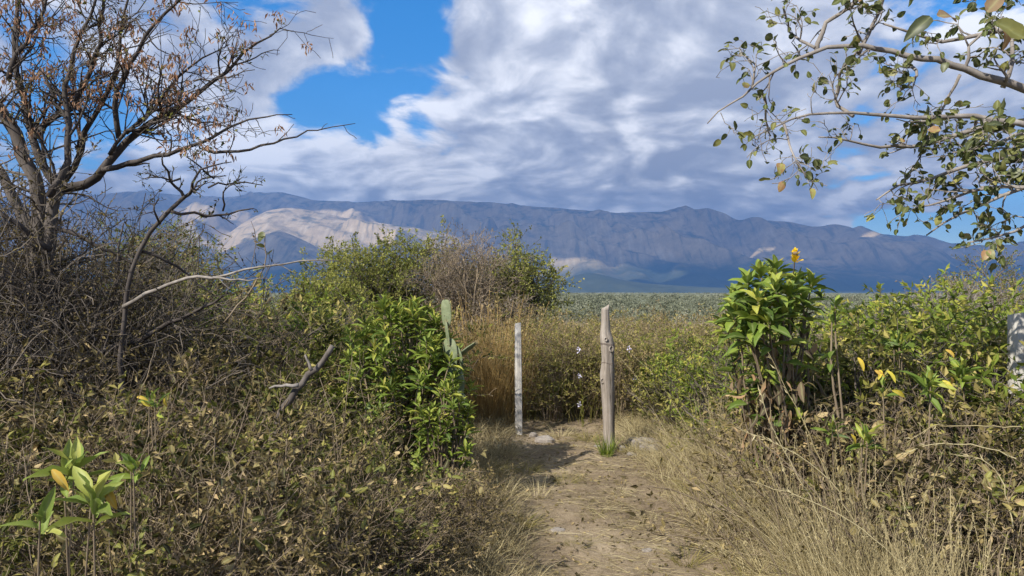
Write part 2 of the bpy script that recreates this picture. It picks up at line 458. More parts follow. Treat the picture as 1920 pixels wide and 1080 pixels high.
g = G()
rr = np.concatenate([[0.05], np.geomspace(.6, 14, 110), np.geomspace(14.6, 13800, 90)])
th = np.linspace(0, 2 * np.pi, 360, endpoint=False)
RR, TH = np.meshgrid(rr, th, indexing='ij'); X = RR * np.sin(TH); Y = RR * np.cos(TH)
g.add(np.stack([X, Y, ground_z(X, Y)], -1), grid_faces(len(rr), len(th), True)[:, ::-1], smooth=True)
o = single('ground', g, M_soil, kind='structure')

g = G()
ys = np.linspace(.5, 9.3, 220); us = np.linspace(-1, 1, 50)
YY, UU = np.meshgrid(ys, us, indexing='ij')
hw = .78 + .16 * pnoise(YY * 1.1, UU * 0 + np.sign(UU) * 3.3, 5) + .08 * pnoise(YY * 5, np.sign(UU) * 7.7 + UU * 0, 6)
hw = hw * (1 - .35 * ss(YY, 8.2, 9.3))
XX = path_c(YY) + UU * hw
edge = 1 - np.abs(UU) ** 6
ZZ = ground_z(XX, YY) + .006 + .010 * edge + .012 * fbm(XX * 7, YY * 7, 3, 4) * edge
ZZ[np.abs(UU) > .99] -= .02
g.add(np.stack([XX, YY, ZZ], -1), grid_faces(220, 50), smooth=True)
single('path', g, M_path, kind='structure')

def mountain_mat():
    m, t = mat_new('mountain_rock')
    geo = t.new('ShaderNodeNewGeometry'); p = geo.outputs['Position']
    sp = t.new('ShaderNodeSeparateXYZ', {0: p})
    n1 = t.noise(p, .0009, 6, .6); n2 = t.noise(p, .006, 6, .65, .5); n3 = t.noise(p, .03, 4, .7)
    nz = t.new('ShaderNodeSeparateXYZ', {0: geo.outputs['Normal']}).outputs[2]
    f = t.m('ADD', t.m('ADD', t.m('MULTIPLY', n1, .45), t.m('MULTIPLY', n2, .4)), t.m('MULTIPLY', n3, .2))
    rock = t.ramp(f, [(.36, (.13, .10, .06)), (.5, (.30, .225, .13)), (.62, (.42, .315, .185)), (.74, (.50, .40, .26))])
    streak = t.noise(t.vm('MULTIPLY', p, (.016, .0016, .002)), 1.0, 4, .65)
    rock = t.mix(t.m('MULTIPLY', t.sstep(streak, .52, .66), .35), rock, (.52, .45, .35)); rock = t.mix(t.m('MULTIPLY', t.sstep(streak, .47, .36), .6), rock, (.07, .07, .05))
    veg = t.ramp(f, [(.35, (.024, .03, .018)), (.6, (.058, .064, .036)), (.75, (.11, .105, .065))])
    h = t.m('ADD', sp.outputs[2], t.m('MULTIPLY', t.m('SUBTRACT', n1, .5), 700))
    rockf = t.m('MULTIPLY', t.sstep(h, 60, 380), t.sstep(t.m('ADD', t.m('SUBTRACT', 1.0, nz), t.m('MULTIPLY', t.m('SUBTRACT', n2, .5), .9)), -.2, .18))
    c = t.mix(rockf, veg, rock)
    bp = t.new('ShaderNodeBump', {'Strength': .6, 'Distance': 14.0, 'Height': t.m('ADD', n2, t.m('MULTIPLY', n3, .6))})
    b = t.new('ShaderNodeBsdfPrincipled', {'Base Color': c, 'Roughness': 1.0, 'Specular IOR Level': 0.0, 'Normal': bp.outputs[0]})
    t.new('ShaderNodeOutputMaterial', {0: b.outputs[0]})
    return m
M_mount = mountain_mat()

YR = 10500.0
prof = [(-900, 420), (-400, 385), (0, 372), (150, 368), (240, 358), (330, 364), (420, 370), (470, 366), (530, 360), (556, 366), (585, 375), (620, 376), (670, 379), (740, 376), (800, 373),
        (850, 377), (920, 379), (1000, 387), (1060, 391), (1120, 396), (1160, 399), (1240, 396), (1262, 391), (1286, 385), (1305, 395), (1330, 407), (1370, 414),
        (1410, 411), (1480, 416), (1520, 424), (1560, 432), (1640, 440), (1700, 442), (1760, 452), (1840, 466), (1960, 482), (2400, 500), (3200, 515)]
pxs = np.array([(p[0] - 960) / FPX * YR for p in prof]); pzs = np.array([(540 - p[1]) / FPX * YR for p in prof])
def mount_h(X, Y):
    yr = YR
    top = np.interp(X, pxs, pzs) + 8 * fbm(X / 260, X * 0 + 1.5, 3, 77)
    tt = (Y - 5900) / (yr - 5900)
    front = np.clip(tt, 0, 1); back = np.clip(1 - (Y - yr) / 3600, 0, 1)
    wx = X + 350 * pnoise(X / 1500, Y / 1500, 31) + 120 * pnoise(X / 400, Y / 500, 33)
    spur = ridged(wx / 1700 + Y / 5200, Y / 5200, 5, 40, .5)            # spurs and gullies that run down the slope
    fine = ridged(wx / 380, Y / 1500, 4, 60, .55)
    s = front ** 1.08
    amp = 4 * front * (1 - front)
    h = top * (s + amp * (.34 * (spur - 1.05)) + amp * .09 * (fine - 1)) * np.where(Y > yr, back, 1)
    h = np.where(Y > yr, top * back ** 1.2, h)
    h = h - 90 * (1 - np.clip(front * 8, 0, 1))
    # foothills that stand in front of the range
    def hill(prf, yc, sy, seed, rough=.25, skew=0.0):
        xs_ = np.array([(q[0] - 960) / FPX * yc for q in prf]); zs_ = np.array([(540 - q[1]) / FPX * yc for q in prf])
        zt = np.interp(X, xs_, zs_, left=-80, right=-80)
        u = (Y - yc) / sy
        e = np.where(u < 0, 1 - np.clip(-u, 0, 1) ** 1.15, 1 - np.clip(u, 0, 1) ** 1.3)
        r = ridged(wx / 520 + Y / 2500, Y / 1400, 5, seed, .55) - 1
        return zt * e + rough * np.abs(zt) * r * np.clip(1 - e, 0, 1) * np.clip(e * 2, 0, 1) - 95 * (1 - np.clip(e * 4, 0, 1))
    tan_ = hill([(300, 520), (400, 480), (430, 446), (470, 410), (505, 393), (540, 388), (575, 392), (620, 402), (670, 412), (720, 418), (790, 428), (850, 440), (900, 462), (960, 500), (1020, 530)], 8300, 1900, 12, .22)
    d1 = hill([(330, 530), (380, 500), (430, 465), (480, 445), (525, 430), (560, 445), (610, 470), (650, 492), (720, 530)], 6900, 1100, 22, .4)
    d2 = hill([(600, 530), (660, 480), (720, 455), (790, 470), (860, 495), (960, 528)], 7100, 1100, 26, .4)
    d3 = hill([(1020, 548), (1050, 528), (1080, 514), (1105, 509), (1130, 514), (1160, 523), (1210, 531), (1290, 536), (1380, 541), (1420, 548)], 5000, 650, 52, .12)
    d4 = hill([(1050, 548), (1200, 500), (1330, 470), (1450, 490), (1600, 500), (1800, 515), (2000, 540)], 7900, 1500, 70, .4)
    d5 = hill([(-700, 540), (-200, 470), (0, 455), (150, 440), (260, 455), (360, 480), (440, 530)], 7600, 1500, 74, .4)
    base = -62 + 110 * np.clip(tt + .22, 0, 1) + 9 * fbm(X / 500, Y / 500, 4, 90)
    return np.maximum.reduce([h, tan_, d1, d2, d3, d4, d5, base])
g = G()
my = np.concatenate([np.linspace(3700, 10300, 330), np.linspace(10320, 10800, 30), np.linspace(10900, 13600, 24)])
mxs = np.concatenate([np.linspace(-13500, -7700, 50), np.linspace(-7650, 8000, 640), np.linspace(8100, 13500, 46)])
YY, XX = np.meshgrid(my, mxs, indexing='ij')
HH = mount_h(XX, YY); HS = HH.copy()
for _ in range(5):                                             # weathering rounds off the sharpest crests
    HS[1:-1] = (HS[:-2] + 2 * HS[1:-1] + HS[2:]) / 4; HS[:, 1:-1] = (HS[:, :-2] + 2 * HS[:, 1:-1] + HS[:, 2:]) / 4
wgt = 1 - ss(YY, 9300, 10200); HH = HH * (1 - wgt) + HS * wgt
g.add(np.stack([XX, YY, HH], -1), grid_faces(len(my), len(mxs)), smooth=True)
single('mountain_range', g, M_mount, kind='structure')

# broken cloud overhead that shades most of the range; high above the frame, outside the haze
def cloud_mat():
    m, t = mat_new('cloud')
    b = t.new('ShaderNodeBsdfDiffuse', {0: (.85, .87, .9, 1)}); tr = t.new('ShaderNodeBsdfTranslucent', {0: (.85, .88, .92, 1)})
    mx = t.new('ShaderNodeMixShader', {0: .5, 1: b.outputs[0], 2: tr.outputs[0]})
    thin = t.new('ShaderNodeMixShader', {0: .29, 1: mx.outputs[0], 2: t.new('ShaderNodeBsdfTransparent').outputs[0]})
    t.new('ShaderNodeOutputMaterial', {0: thin.outputs[0]}); return m
M_cloud = cloud_mat()
CZ = 5600.0
def shadow_to(px, py, Yd):
    p = W(px, py, Yd); k = (CZ - p[2]) / SUN.z
    return p[0] + SUN.x * k, p[1] + SUN.y * k
def build_cloud():
    N = 230
    xs_ = np.linspace(-16000, 4500, N); ys_ = np.linspace(700, 12500, N)
    YY, XX = np.meshgrid(ys_, xs_, indexing='ij')
    f = .62 + .55 * fbm(XX / 2600, YY / 2200, 5, 101, .55)
    for px, py, Yd, rx, ry, am in [(545, 420, 8100, 1000, 1000, 2.4), (640, 435, 8000, 800, 800, 1.6), (760, 445, 8200, 500, 300, .7), (1130, 508, 6700, 1000, 420, 1.5), (1360, 464, 8400, 600, 220, .8),
                               (1640, 470, 8500, 700, 240, .8), (420, 470, 7600, 400, 350, .8), (1320, 538, 5500, 700, 200, .8)]:
        cx_, cy_ = shadow_to(px, py, Yd)
        f -= am * np.exp(-((XX - cx_) / rx) ** 2 - ((YY - cy_) / ry) ** 2)
    for px, py, Yd, rx, ry, am in [(530, 480, 6700, 600, 420, 1.6), (1110, 530, 5000, 900, 500, 2.5), (1500, 520, 6500, 1800, 600, 1.0), (1000, 400, 10300, 3500, 700, 1.0), (400, 375, 10300, 1200, 500, .8), (1290, 400, 10300, 900, 800, .8)]:
        cx_, cy_ = shadow_to(px, py, Yd)
        f += am * np.exp(-((XX - cx_) / rx) ** 2 - ((YY - cy_) / ry) ** 2)
    # the valley near the viewer lies in the sun
    gx, gy = shadow_to(960, 548, 1500)
    f -= 3.0 * (1 - ss(YY - gy, 500, 1500))
    keep = f > .22
    th_ = np.clip(f - .18, .02, 1.2)
    zt = CZ + 420 * th_ ** .6 * (1 + .4 * fbm(XX / 500, YY / 500, 4, 111)); zb = CZ - 120 * th_ ** .5 * (1 + .4 * fbm(XX / 400, YY / 400, 3, 115))
    q = grid_faces(N, N); kq = keep.ravel()[q].all(1)
    g = G()
    qt = q[kq]; n = N * N
    g.V.append(np.concatenate([np.stack([XX, YY, zt], -1).reshape(-1, 3), np.stack([XX, YY, zb], -1).reshape(-1, 3)])); g.n = 2 * n
    g.T.append(np.zeros(2 * n)); g.R.append(np.zeros(2 * n))
    g.F += [qt, qt[:, ::-1] + n]; g.sm += [np.full(len(qt), True)] * 2
    # side walls along open edges
    e = np.concatenate([qt[:, [k, (k + 1) % 4]] for k in range(4)]); key = np.sort(e, 1); kk = key[:, 0] * (10 ** 7) + key[:, 1]
    u, inv, cnt = np.unique(kk, return_inverse=True, return_counts=True); be = e[cnt[inv] == 1]
    g.F.append(np.stack([be[:, 1], be[:, 0], be[:, 0] + n, be[:, 1] + n], 1)); g.sm.append(np.full(len(be), False))
    o = single('cloud_bank', g, M_cloud, kind='stuff', label='broken white cloud bank high above the mountain range', cat='cloud')
build_cloud()

# haze over the whole valley
g = G()
x0, x1, y0, y1, z0, z1 = -14500, 14500, -14500, 14500, -140, 1560
g.add([[x, y, z] for z in (z0, z1) for y in (y0, y1) for x in (x0, x1)], [[0, 2, 3, 1], [4, 5, 7, 6], [0, 1, 5, 4], [2, 6, 7, 3], [0, 4, 6, 2], [1, 3, 7, 5]])
m, t = mat_new('haze')
pv = t.new('ShaderNodeVolumePrincipled', {'Color': (.17, .42, 1.0, 1), 'Density': 1.0e-4, 'Anisotropy': .1})
t.new('ShaderNodeOutputMaterial', {1: pv.outputs[0]})
hz = single('haze', g, m, kind='stuff', label='thin blue haze filling the valley', cat='haze')

# ------------------------------------------------------------------ plants: generators
def envelope_stems(n, h, spread, K, jit, up, r):
    a = rng.uniform(0, 2 * np.pi, n); rad = np.sqrt(rng.uniform(0, 1, n))
    s = np.stack([np.cos(a) * rad * spread * .25, np.sin(a) * rad * spread * .25, np.full(n, -.03)], 1)
    d = np.stack([np.cos(a) * rad * spread / h, np.sin(a) * rad * spread / h, np.ones(n)], 1)
    P = wander(s, d, rng.uniform(.7, 1.05, n) * h * 1.05, K, jit, up)
    R = rng.uniform(.7, 1.2, n)[:, None] * r * np.linspace(1, .3, K)[None]
    return P, R

def make_shrub(name, cat, h, spread, nst, leafmat, stemmat, leaf=(.02, .04), wid=.5, m2=7, m3=4, mleaf=6, tone=.5, r=.012, jit=.14, up=.03, lf=.35, stuffname='foliage', tonevar=.16, gap=-.12, tmpl=LEAF2):
    root = thing(name, 'x x x x', cat)
    P, R = envelope_stems(nst, h, spread, 8, jit, up, r)
    P2, R2 = spawn(P, R, m2, .28 * h, .55 * h, (25, 65), 6, .2, .05, .5, .18)
    P3, R3 = spawn(P2, R2, m3, .09 * h, .22 * h, (25, 70), 4, .25, .03, .6, .1)
    g = G(); tubes(g, P, R, 5); tubes(g, P2, R2, 4); tubes(g, P3, np.maximum(R3, .0012), 3)
    part('stems', g, stemmat, root)
    # leaf colour drifts from branch to branch, as new and old growth do
    g = G(); c3 = P3[:, 0] / h; sd_ = int(rng.integers(1, 900))
    keep = fbm(c3[:, 0] * 3.2 + c3[:, 1] * 2.1 + 9, c3[:, 2] * 3.4 + c3[:, 1] * 1.3, 2, sd_) > gap; P3 = P3[keep]; c3 = c3[keep]
    N3 = len(P3); bt = np.clip(rng.normal(tone, tonevar * .6, N3) + .45 * pnoise(c3[:, 0] * 2.5 + 3, c3[:, 2] * 2.5 + c3[:, 1] * 2, sd_ + 5), 0, 1)
    tn = np.clip(np.repeat(bt, mleaf) + rng.normal(0, .15, N3 * mleaf), 0, 1)
    twig_leaves(g, P3, mleaf, leaf, wid, tn, tmpl=tmpl)
    if lf:
        P2 = P2[rng.random(len(P2)) < .6]; k = max(1, int(mleaf * lf)); bt2 = np.repeat(np.clip(rng.normal(tone - .1, tonevar, len(P2)), 0, 1), k * 3)
        twig_leaves(g, P2, k * 3, leaf, wid, bt2, tmpl=tmpl)
    part(stuffname, g, leafmat, root, 'stuff')
    return root

def make_clump(name, n, h, spread, lean, mat, wd=(.003, .006), droop=(.1, .5), tone=.55, heads=0, K=5):
    root = thing(name, 'x x x x', 'grass')
    g = G(); a = rng.uniform(0, 2 * np.pi, n); rad = np.sqrt(rng.uniform(0, 1, n)) * spread
    b = np.stack([np.cos(a) * rad, np.sin(a) * rad, np.full(n, -.02)], 1)
    d = np.stack([np.cos(a) * rng.uniform(0, lean, n), np.sin(a) * rng.uniform(0, lean, n), np.ones(n)], 1) + rng.normal(0, .09, (n, 3))
    L = h * rng.uniform(.45, 1.1, n)
    blades(g, b, d, L, rng.uniform(*wd, n), rng.uniform(*droop, n), np.clip(rng.normal(tone, .22, n), 0, 1), K)
    part('blades', g, mat, root, 'stuff')
    if heads:
        g = G(); i = rng.choice(n, heads, replace=False); dd = nrm(d[i])
        P_ = wander(b[i], dd, L[i] * 1.25, 6, .04, -.02); tubes(g, P_, np.full((heads, 6), .0016), 3, tone=.6)
        twig_leaves(g, P_, 9, (.012, .03), .3, np.clip(rng.normal(.65, .15, heads * 9), 0, 1), .5, .2, .78)
        part('seed_stalks', g, mat, root, 'stuff')
    return root

def rosette(centers, axes, n, L, Wd, open0=20, open1=85, wob=.25):
    """leaves whorled round stem tips: inner ones upright, outer ones spreading -> pos, dir, normal, len, width"""
    pos, dr, nr, ln = [], [], [], []
    for c, ax in zip(centers, axes):
        ax = ax / np.linalg.norm(ax); u = np.cross(ax, [.3, .9, .2]); u /= np.linalg.norm(u); v = np.cross(ax, u); ph = rng.uniform(0, 6)
        for k in range(n):
            f = k / max(1, n - 1); a = ph + k * 2.399 + rng.normal(0, .15); op = math.radians(open0 + (open1 - open0) * f + rng.normal(0, 9))
            rad = math.cos(a) * u + math.sin(a) * v
            dd = ax * math.cos(op) + rad * math.sin(op); nn = ax * math.sin(op) - rad * math.cos(op)
            pos.append(c - ax * f * .07 + rad * .006); dr.append(dd); nr.append(nn + rng.normal(0, wob, 3)); ln.append(rng.uniform(*L) * (.55 + .45 * min(1, f * 2.2)))
    ln = np.array(ln)
    return np.array(pos), np.array(dr), np.array(nr), ln, ln * Wd

T_lance = tmpl_meshes('leaf', LANCE, M_greeno, 4); T_dryl = tmpl_meshes('dry_leaf', LANCE, M_browno, 4, .35)
T_round = tmpl_meshes('leaf', ROUND, M_tree, 6, .6); T_lime = tmpl_meshes('leaf', LANCE, M_lime, 3, .2)
T_heart = tmpl_meshes('leaf', HEART, M_lime, 3, .2); T_yel = tmpl_meshes('yellow_leaf', LANCE, M_yellow, 2, .2)
T_pet = tmpl_meshes('petal', ROUND, M_petal, 2, .1)
T_roundy = tmpl_meshes('brown_leaf', ROUND, M_browno, 2, .35)

def limb_set(root, lst, mat, name='limb', S=7):
    out = []
    for P_, R_ in lst:
        g = G(); tubes(g, P_, R_, S, cap=True); part(name, g, mat, root); out.append((P_, R_))
    return out
def stackP(lst, K=12):
    Ps, Rs = [], []
    for P_, R_ in lst:
        u = np.linspace(0, 1, K); k = P_.shape[1]
        Ps.append(np.stack([np.interp(u, np.linspace(0, 1, k), P_[0, :, c]) for c in range(3)], 1)); Rs.append(np.interp(u, np.linspace(0, 1, k), R_[0]))
    return np.stack(Ps), np.stack(Rs)

# ------------------------------------------------------------------ bare thorn tree beside the thicket
def thorn_tree():
    base = np.array([-3.85, 6.1, 0]); base[2] = gz(*base[:2])
    root = thing('thorn_tree', 'nearly bare dark thorn tree with dry brown leaf bunches', 'tree', base)
    T = lambda pts, K, r0, r1, Y=6.0, j=.009, yw=.10: trace(pts, K, r0, r1, j, Y, yw)
    trunks = [T([(70, 915), (66, 760), (62, 650), (74, 540), (82, 440), (88, 370), (60, 310), (36, 250), (10, 195), (-40, 130)], 18, .085, .04, 6.1, .01, .05),
              T([(112, 915), (108, 760), (112, 620), (104, 500), (104, 410), (118, 345)], 12, .065, .045, 6.0, .01, .05),
              T([(30, 915), (25, 780), (42, 660), (60, 600), (66, 520), (40, 420), (8, 350), (-40, 280)], 14, .07, .035, 6.3, .01, .05),
              T([(150, 910), (165, 800), (170, 740), (185, 690), (200, 620), (215, 560), (235, 480), (240, 420)], 13, .045, .005, 5.8, .012, .05),
              T([(0, 915), (-10, 800), (-30, 690), (-20, 560), (-60, 420), (-120, 300), (-150, 150)], 12, .065, .03, 6.6, .01, .05)]
    limb_set(root, trunks, M_barkt, 'trunk', 9)
    L = [T([(98, 352), (155, 347), (197, 306), (233, 249), (275, 223), (321, 197), (363, 171), (394, 145), (430, 114), (461, 83), (524, 49)], 20, .042, .005),
         T([(193, 318), (249, 306), (311, 295), (363, 283), (381, 277), (415, 254), (456, 238), (518, 228), (560, 224)], 16, .024, .003),
         T([(379, 278), (404, 285), (451, 285), (498, 272), (549, 249), (596, 236), (658, 223)], 14, .014, .0025),
         T([(223, 260), (218, 207), (228, 171), (254, 135), (280, 88), (311, 57), (363, 0), (400, -50)], 14, .024, .006),
         T([(70, 260), (83, 223), (119, 207), (150, 155), (176, 104), (187, 62), (202, 0), (215, -60)], 14, .028, .008),
         T([(110, 352), (73, 311), (52, 249), (36, 192), (16, 150), (5, 104), (5, 0), (0, -80)], 14, .036, .012),
         T([(16, 150), (16, 124), (41, 78), (62, 31), (67, 0), (80, -70)], 10, .022, .009),
         T([(236, 250), (290, 197), (332, 135), (373, 104), (430, 83)], 10, .018, .004),
         T([(254, 36), (280, 78), (321, 104), (352, 114)], 8, .008, .003),
         T([(259, 226), (311, 207), (358, 197), (373, 189), (409, 177)], 9, .012, .003),
         T([(205, 290), (223, 254), (259, 249), (311, 238), (358, 218), (378, 246), (399, 254), (430, 245), (456, 233)], 14, .016, .003),
         T([(363, 152), (384, 155), (456, 155), (467, 145), (492, 143)], 8, .008, .003),
         T([(430, 283), (442, 255), (455, 227)], 5, .005, .002),
         T([(120, 340), (150, 300), (160, 250), (200, 200), (230, 120), (235, 40), (260, -40)], 13, .028, .007, 6.3),
         T([(90, 370), (120, 320), (128, 250), (100, 170), (110, 90), (150, 10), (160, -60)], 13, .03, .008, 5.7),
         T([(110, 660), (160, 645), (195, 600), (205, 570), (260, 540), (330, 560)], 10, .03, .01, 5.9),
         T([(112, 700), (180, 668), (240, 645), (300, 618), (360, 590), (440, 548)], 12, .032, .008, 5.6),
         T([(85, 420), (150, 440), (210, 470), (240, 500), (290, 505)], 9, .02, .006, 5.8),
         T([(95, 470), (60, 440), (20, 400), (-20, 390)], 8, .025, .01, 5.6),
         T([(60, 560), (10, 520), (-40, 500)], 6, .03, .015, 5.6)]
    limb_set(root, L, M_bark)
    P0, R0 = stackP(trunks[:3] + L, 12)
    pick = [3, 6, 7, 8, 9, 10, 12, 13, 16, 17]; Pu = P0[pick]; Ru = R0[pick]; Pl, Rl = spawn(P0[[4, 5, 11, 14]], R0[[4, 5, 11, 14]], 4, .08, .30, (25, 60), 6, .2, .03, .6, .1)
    P1, R1 = spawn(Pu, Ru, 15, .22, .80, (25, 70), 8, .17, .05, .5, .05)
    P2, R2 = spawn(P1, R1, 5, .12, .34, (30, 70), 5, .24, .02, .65, .1)
    # a denser mesh of dry twigs round the forked trunks
    P1b, R1b = spawn(np.concatenate([P0[:3], P0[-6:]]), np.concatenate([R0[:3], R0[-6:]]) * .6, 34, .3, 1.1, (40, 85), 7, .2, .0, .35, .3)
    P2b, R2b = spawn(P1b, R1b, 5, .1, .4, (30, 70), 5, .25, -.02, .6, .1)
    g = G(); tubes(g, P1, R1, 4); tubes(g, Pl, np.maximum(Rl, .0024), 4); tubes(g, P2, np.maximum(R2, .0024), 3); part('twigs', g, M_bark, root, 'stuff')
    g = G(); tubes(g, P1b, np.maximum(R1b, .003), 4); tubes(g, P2b, np.maximum(R2b, .0018), 3); part('lower_twigs', g, M_twigd, root, 'stuff')
    # bunches of hanging dry leaves
    sel = P2[P2[:, 0, 2] > 2.4]; sel = sel[rng.random(len(sel)) < np.interp(sel[:, 0, 0], [-4.2, -3.2, -2.2], [.55, .38, .16])]; tip = sel[:, -1]
    g = G(); m_ = 11; pos = np.repeat(tip, m_, 0) + rng.normal(0, .028, (len(tip) * m_, 3)); M = len(pos)
    d = nrm(rng.normal(0, .45, (M, 3)) + np.array([0, 0, -1])); ln = rng.uniform(.035, .07, M)
    leaves(g, pos, d, rng.normal(size=(M, 3)), ln, ln * .3, rng.uniform(.2, 1, M)); part('dry_leaf_bunches', g, M_brown, root, 'stuff')
    g = G(); s2 = P2[rng.random(len(P2)) < .25]; twig_leaves(g, s2, 3, (.025, .045), .55, .5); part('green_leaves', g, M_olive, root, 'stuff')
    g = G(); twig_leaves(g, P2b, 4, (.02, .04), .45, .4); part('lower_leaves', g, M_dry, root, 'stuff')
thorn_tree()

def dead_tree():
    Yd = 5.2; base = np.array([W(236, 600, Yd)[0], Yd, 0]); base[2] = gz(*base[:2])
    root = thing('dead_tree', 'small dead black contorted tree rising from the thicket', 'tree', base)
    T = lambda pts, K, r0, r1, Y=Yd, j=.01, yw=.15: trace(pts, K, r0, r1, j, Y, yw)
    zb = 540 + (CAMZ - base[2]) / Yd * FPX
    tr = [T([(236, zb + 8), (232, 800), (228, 660), (236, 560), (252, 490), (288, 432), (320, 396), (345, 370)], 16, .020, .015, yw=.0)]
    limb_set(root, tr, M_bark, 'trunk', 8)
    L = [T([(345, 370), (332, 345), (338, 322), (345, 300)], 8, .012, .004), T([(338, 335), (318, 340), (295, 343)], 6, .008, .003),
         T([(345, 370), (380, 356), (402, 332), (416, 318), (442, 307)], 9, .014, .003), T([(320, 396), (370, 398), (420, 395), (456, 385)], 9, .013, .004),
         T([(390, 352), (420, 340), (470, 338)], 7, .008, .003), T([(418, 395), (433, 360), (446, 335)], 7, .008, .003),
         T([(402, 335), (388, 315), (384, 300)], 6, .007, .003), T([(262, 470), (305, 490), (340, 520), (380, 560)], 8, .012, .004), T([(300, 420), (305, 390), (298, 372)], 6, .008, .003),
         T([(365, 362), (362, 340), (372, 325), (395, 318)], 7, .009, .003)]
    limb_set(root, L, M_bark, 'limb', 6)
    P0, R0 = stackP(L, 10); P1, R1 = spawn(P0, R0, 5, .06, .2, (30, 70), 5, .25, .08, .6, .15); P2, R2 = spawn(P1, R1, 3, .03, .09, (30, 70), 4, .25, .05, .7, .2)
    g = G(); tubes(g, P1, R1, 4); tubes(g, P2, np.maximum(R2, .0015), 3); part('twigs', g, M_bark, root, 'stuff')
    g = G(); twig_leaves(g, P2, 1, (.02, .04), .45, .15); part('withered_leaves', g, M_olive, root, 'stuff')
dead_tree()

def pale_branch():
    a = W(300, 540, 4.9); root = thing('bare_branch', 'long pale bare branch sticking out of the thicket with green sprig', 'branch', (a[0], a[1], a[2]))
    T = lambda pts, K, r0, r1, Y=4.6: trace(pts, K, r0, r1, .006, Y, .05)
    L = [T([(232, 575, 5.15), (290, 540, 5.0), (350, 518, 4.75), (420, 512), (470, 500), (525, 491), (580, 487), (628, 488)], 16, .016, .003), T([(400, 520), (440, 525), (480, 524), (515, 523)], 7, .008, .002)]
    limb_set(root, L[:1], M_barkp, 'limb', 7); limb_set(root, L[1:], M_barkp, 'side_branch', 6)
    Pz, Rz = stackP(L, 12); Qz, Sz = spawn(Pz, Rz, 5, .06, .22, (30, 70), 5, .2, .03, .5, .2); g = G(); tubes(g, Qz, np.maximum(Sz, .0018), 4); part('twigs', g, M_barkp, root, 'stuff')
    S_ = [T([(420, 605), (455, 558), (475, 530), (486, 505), (492, 470), (488, 440)], 10, .006, .003)]
    limb_set(root, S_, M_twig, 'sprig', 5)
    P0, _ = stackP(S_, 10); pos = P0[0, [4, 5, 6, 7, 8, 9, 9]] ; d = nrm(rng.normal(size=(7, 3)) * [1, .6, .5] + [0, -.2, .3])
    leaf_objs('leaf', T_round, root, pos, d, rng.normal(size=(7, 3)) + [0, -.5, 1], rng.uniform(.05, .075, 7), rng.uniform(.035, .05, 7))
pale_branch()

def broken_branch():
    Yb = 4.7; base = W(520, 800, Yb); root = thing('broken_branch', 'snapped off stout grey branch slanting up out of dry shrubs', 'branch', base)
    limb_set(root, [trace([(500, 850), (525, 782), (545, 738), (572, 708), (600, 680), (612, 662), (618, 650)], 14, .028, .017, .005, Yb, .05)], M_barkt, 'limb', 9)
    limb_set(root, [trace([(560, 722), (535, 722), (505, 728)], 6, .014, .006, .004, Yb), trace([(585, 695), (575, 672), (572, 665)], 5, .012, .006, .002, Yb)], M_barkr, 'side_branch', 6)
broken_branch()

